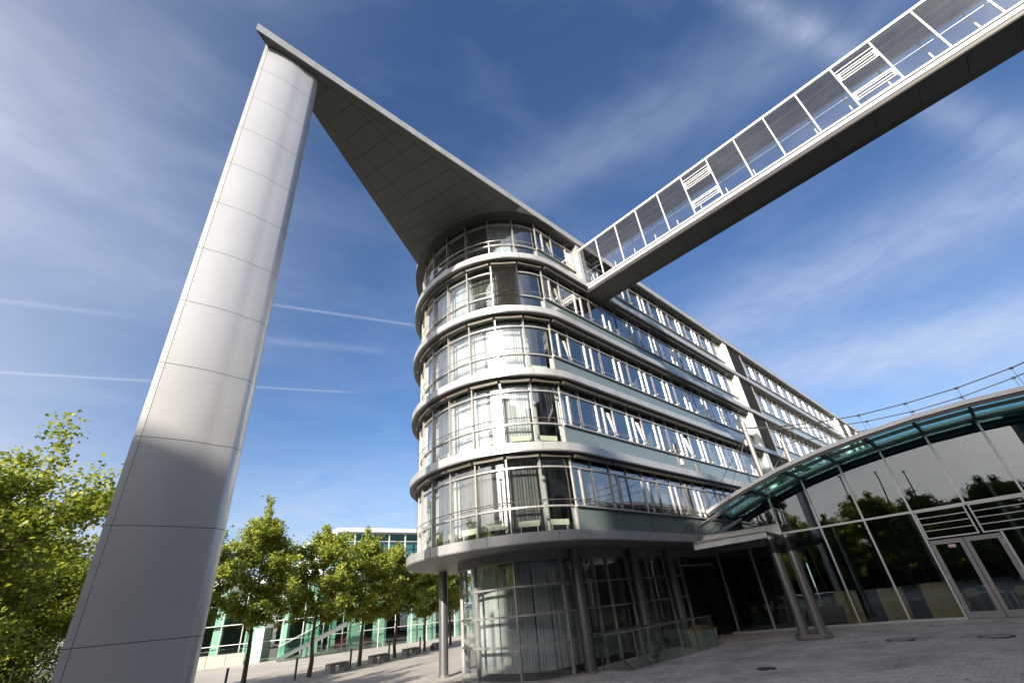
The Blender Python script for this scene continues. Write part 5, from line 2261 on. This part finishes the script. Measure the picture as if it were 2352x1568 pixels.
# totem sign, plinth wall, outdoor stair with balustrade
t = thing('totem_sign', 'blank white upright totem sign before the far glass hall', 'sign', (16.7, 54.9, -0.4), world_parts=False, rot=rad(-28))
b = MB()
b.box(-0.42, -0.09, 0, 0.42, 0.09, 2.75)
b.build('panel', M_WHITE, t)
b = MB()
b.box(-0.46, -0.12, -0.02, 0.46, 0.12, -0.0)
b.build('foot', M_DARKFRAME, t)
wl = thing('plinth_wall', 'low pale stone wall in front of the far glass hall', 'wall', (12, 57, -0.4))
p0, p1 = Vector((7.5, 60.3)), Vector((15.9, 55.4))
for q in range(6):
    a0, a1 = p0.lerp(p1, q / 6), p0.lerp(p1, (q + 1) / 6)
    b = MB()
    dd = (a1 - a0).normalized() * 0.02
    b.beam((a0.x + dd.x, a0.y + dd.y, 0.05), (a1.x - dd.x, a1.y - dd.y, 0.05), 0.3, 1.0)
    b.build('slab', M_CONC, wl)
sr = thing('outdoor_stair', 'rising ramp stair with glass sides in front of the far hall', 'stair', (20, 50.5, -0.4))
S0, S1 = Vector((17.6, 51.6, -0.35)), Vector((23.3, 49.9, 2.1))
b = MB()
sd = Vector((0.25, 0.95, 0))
b.hexa([S0 + Vector((0, 0, -0.1)), S1 + Vector((0, 0, -0.3)), S1 + sd * 1.6 + Vector((0, 0, -0.3)), S0 + sd * 1.6 + Vector((0, 0, -0.1)), S0 + Vector((0, 0, 0.12)), S1 + Vector((0, 0, 0.1)), S1 + sd * 1.6 + Vector((0, 0, 0.1)), S0 + sd * 1.6 + Vector((0, 0, 0.12))])
b.build('flight', pbr('stair_grey', (0.10, 0.105, 0.105), 0.7), sr)
for off in (0, 1.6):
    b = MB()
    A = S0 + sd * off
    Bq = S1 + sd * off
    b.hexa([A + Vector((0, 0, 0.13)), Bq + Vector((0, 0, 0.11)), Bq + Vector((0, 0.02, 0.11)), A + Vector((0, 0.02, 0.13)), A + Vector((0, 0, 1.05)), Bq + Vector((0, 0, 1.05)), Bq + Vector((0, 0.02, 1.05)), A + Vector((0, 0.02, 1.05))])
    b.build('side_pane', M_GLASSRAIL, sr)
    b = MB()
    b.beam(A + Vector((0, 0, 1.08)), Bq + Vector((0, 0, 1.08)), 0.03, 0.03)
    b.build('handrail', M_WHITE, sr)

# ================================================================== blocks out of frame: one casts the shade on the square, one receives the footbridge and carries an added dimming wing
def at_sw(a, w):
    """a along the way the sunlight travels, w across it"""
    return (0.8944 * a + 0.4472 * w, 0.4472 * a - 0.8944 * w)


nb = thing('neighbouring_block', 'stepped stone office block beyond the viewer that shades the square', 'office building', (-50, -28, 0))
steps = [(-11.6, -7.5, 30.0), (-7.5, -3.0, 33.5), (-3.0, 1.5, 37.4), (1.5, 24.0, 41.0)]
for (w0, w1, hh) in steps:
    b = MB()
    c = [at_sw(-67, w0), at_sw(-67, w1), at_sw(-55, w1), at_sw(-55, w0)]
    b.hexa([(p[0], p[1], 0) for p in c[::-1]] + [(p[0], p[1], hh) for p in c[::-1]])
    b.build('wall', M_STONEWALL, nb)
b = MB()
for (w0, w1, hh) in steps:
    n = max(1, int((w1 - w0) / 2.2))
    for q in range(n):
        for r_ in range(int(hh / 3.6)):
            wa = w0 + (q + 0.2) * (w1 - w0) / n
            wb = w0 + (q + 0.8) * (w1 - w0) / n
            z = 1.5 + r_ * 3.6
            c = [at_sw(-54.98, wa), at_sw(-54.98, wb), at_sw(-55.05, wb), at_sw(-55.05, wa)]
            b.hexa([(p[0], p[1], z) for p in c] + [(p[0], p[1], z + 2.1) for p in c])
stuff(b.build('windows', M_WINDARK, nb))
ob2 = thing('opposite_block', 'pale office block out of frame where the footbridge lands, its dark wing added to dim the pylon', 'office building', (22, -20, 0))
b = MB()
b.box(12, -28, 0, 33, -14.0, 22)
b.build('wall', M_STONEWALL, ob2)
b = MB()
b.box(-30, -28, 0, 11.99, -16.0, 21)  # unseen dark wing, added to darken the pylon's reflections and ambient light
b.build('dimming_wing', pbr('dimming_facade', (0.06, 0.06, 0.06), 0.35), ob2)
b = MB()
for q in range(8):
    for r_ in range(6):
        x, z = 12.5 + q * 2.6, 1.5 + r_ * 3.5
        if 15 < x < 19.5 and z > 14:
            continue
        b.box(x, -13.97, z, x + 1.9, -13.9, z + 2)
stuff(b.build('windows', M_WINDARK, ob2))
hedge_t = thing('tall_hedge', 'tall dark hedge across the square behind the mirrored trees', 'hedge', (-31, 6, -0.2), world_parts=False)
rh = np.random.default_rng(9)
n = 26000
hc = np.stack([rh.uniform(-1.8, 1.8, n), rh.uniform(-26, 30, n), rh.uniform(0, 1, n) ** 0.8 * 5.4], 1)
hc[:, 2] *= 1 + 0.12 * np.sin(hc[:, 1] * 0.9) + 0.08 * np.sin(hc[:, 1] * 2.3)
link('foliage', leaf_mesh('foliage', hc, rh.uniform(0.35, 0.6, n), 9, LEAF3, M_LEAFD), hedge_t)
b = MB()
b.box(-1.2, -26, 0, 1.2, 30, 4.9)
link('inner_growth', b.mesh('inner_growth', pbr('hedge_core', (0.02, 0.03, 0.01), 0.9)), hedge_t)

for o in bpy.data.objects:
    if '_w' in o.keys():
        del o['_w']
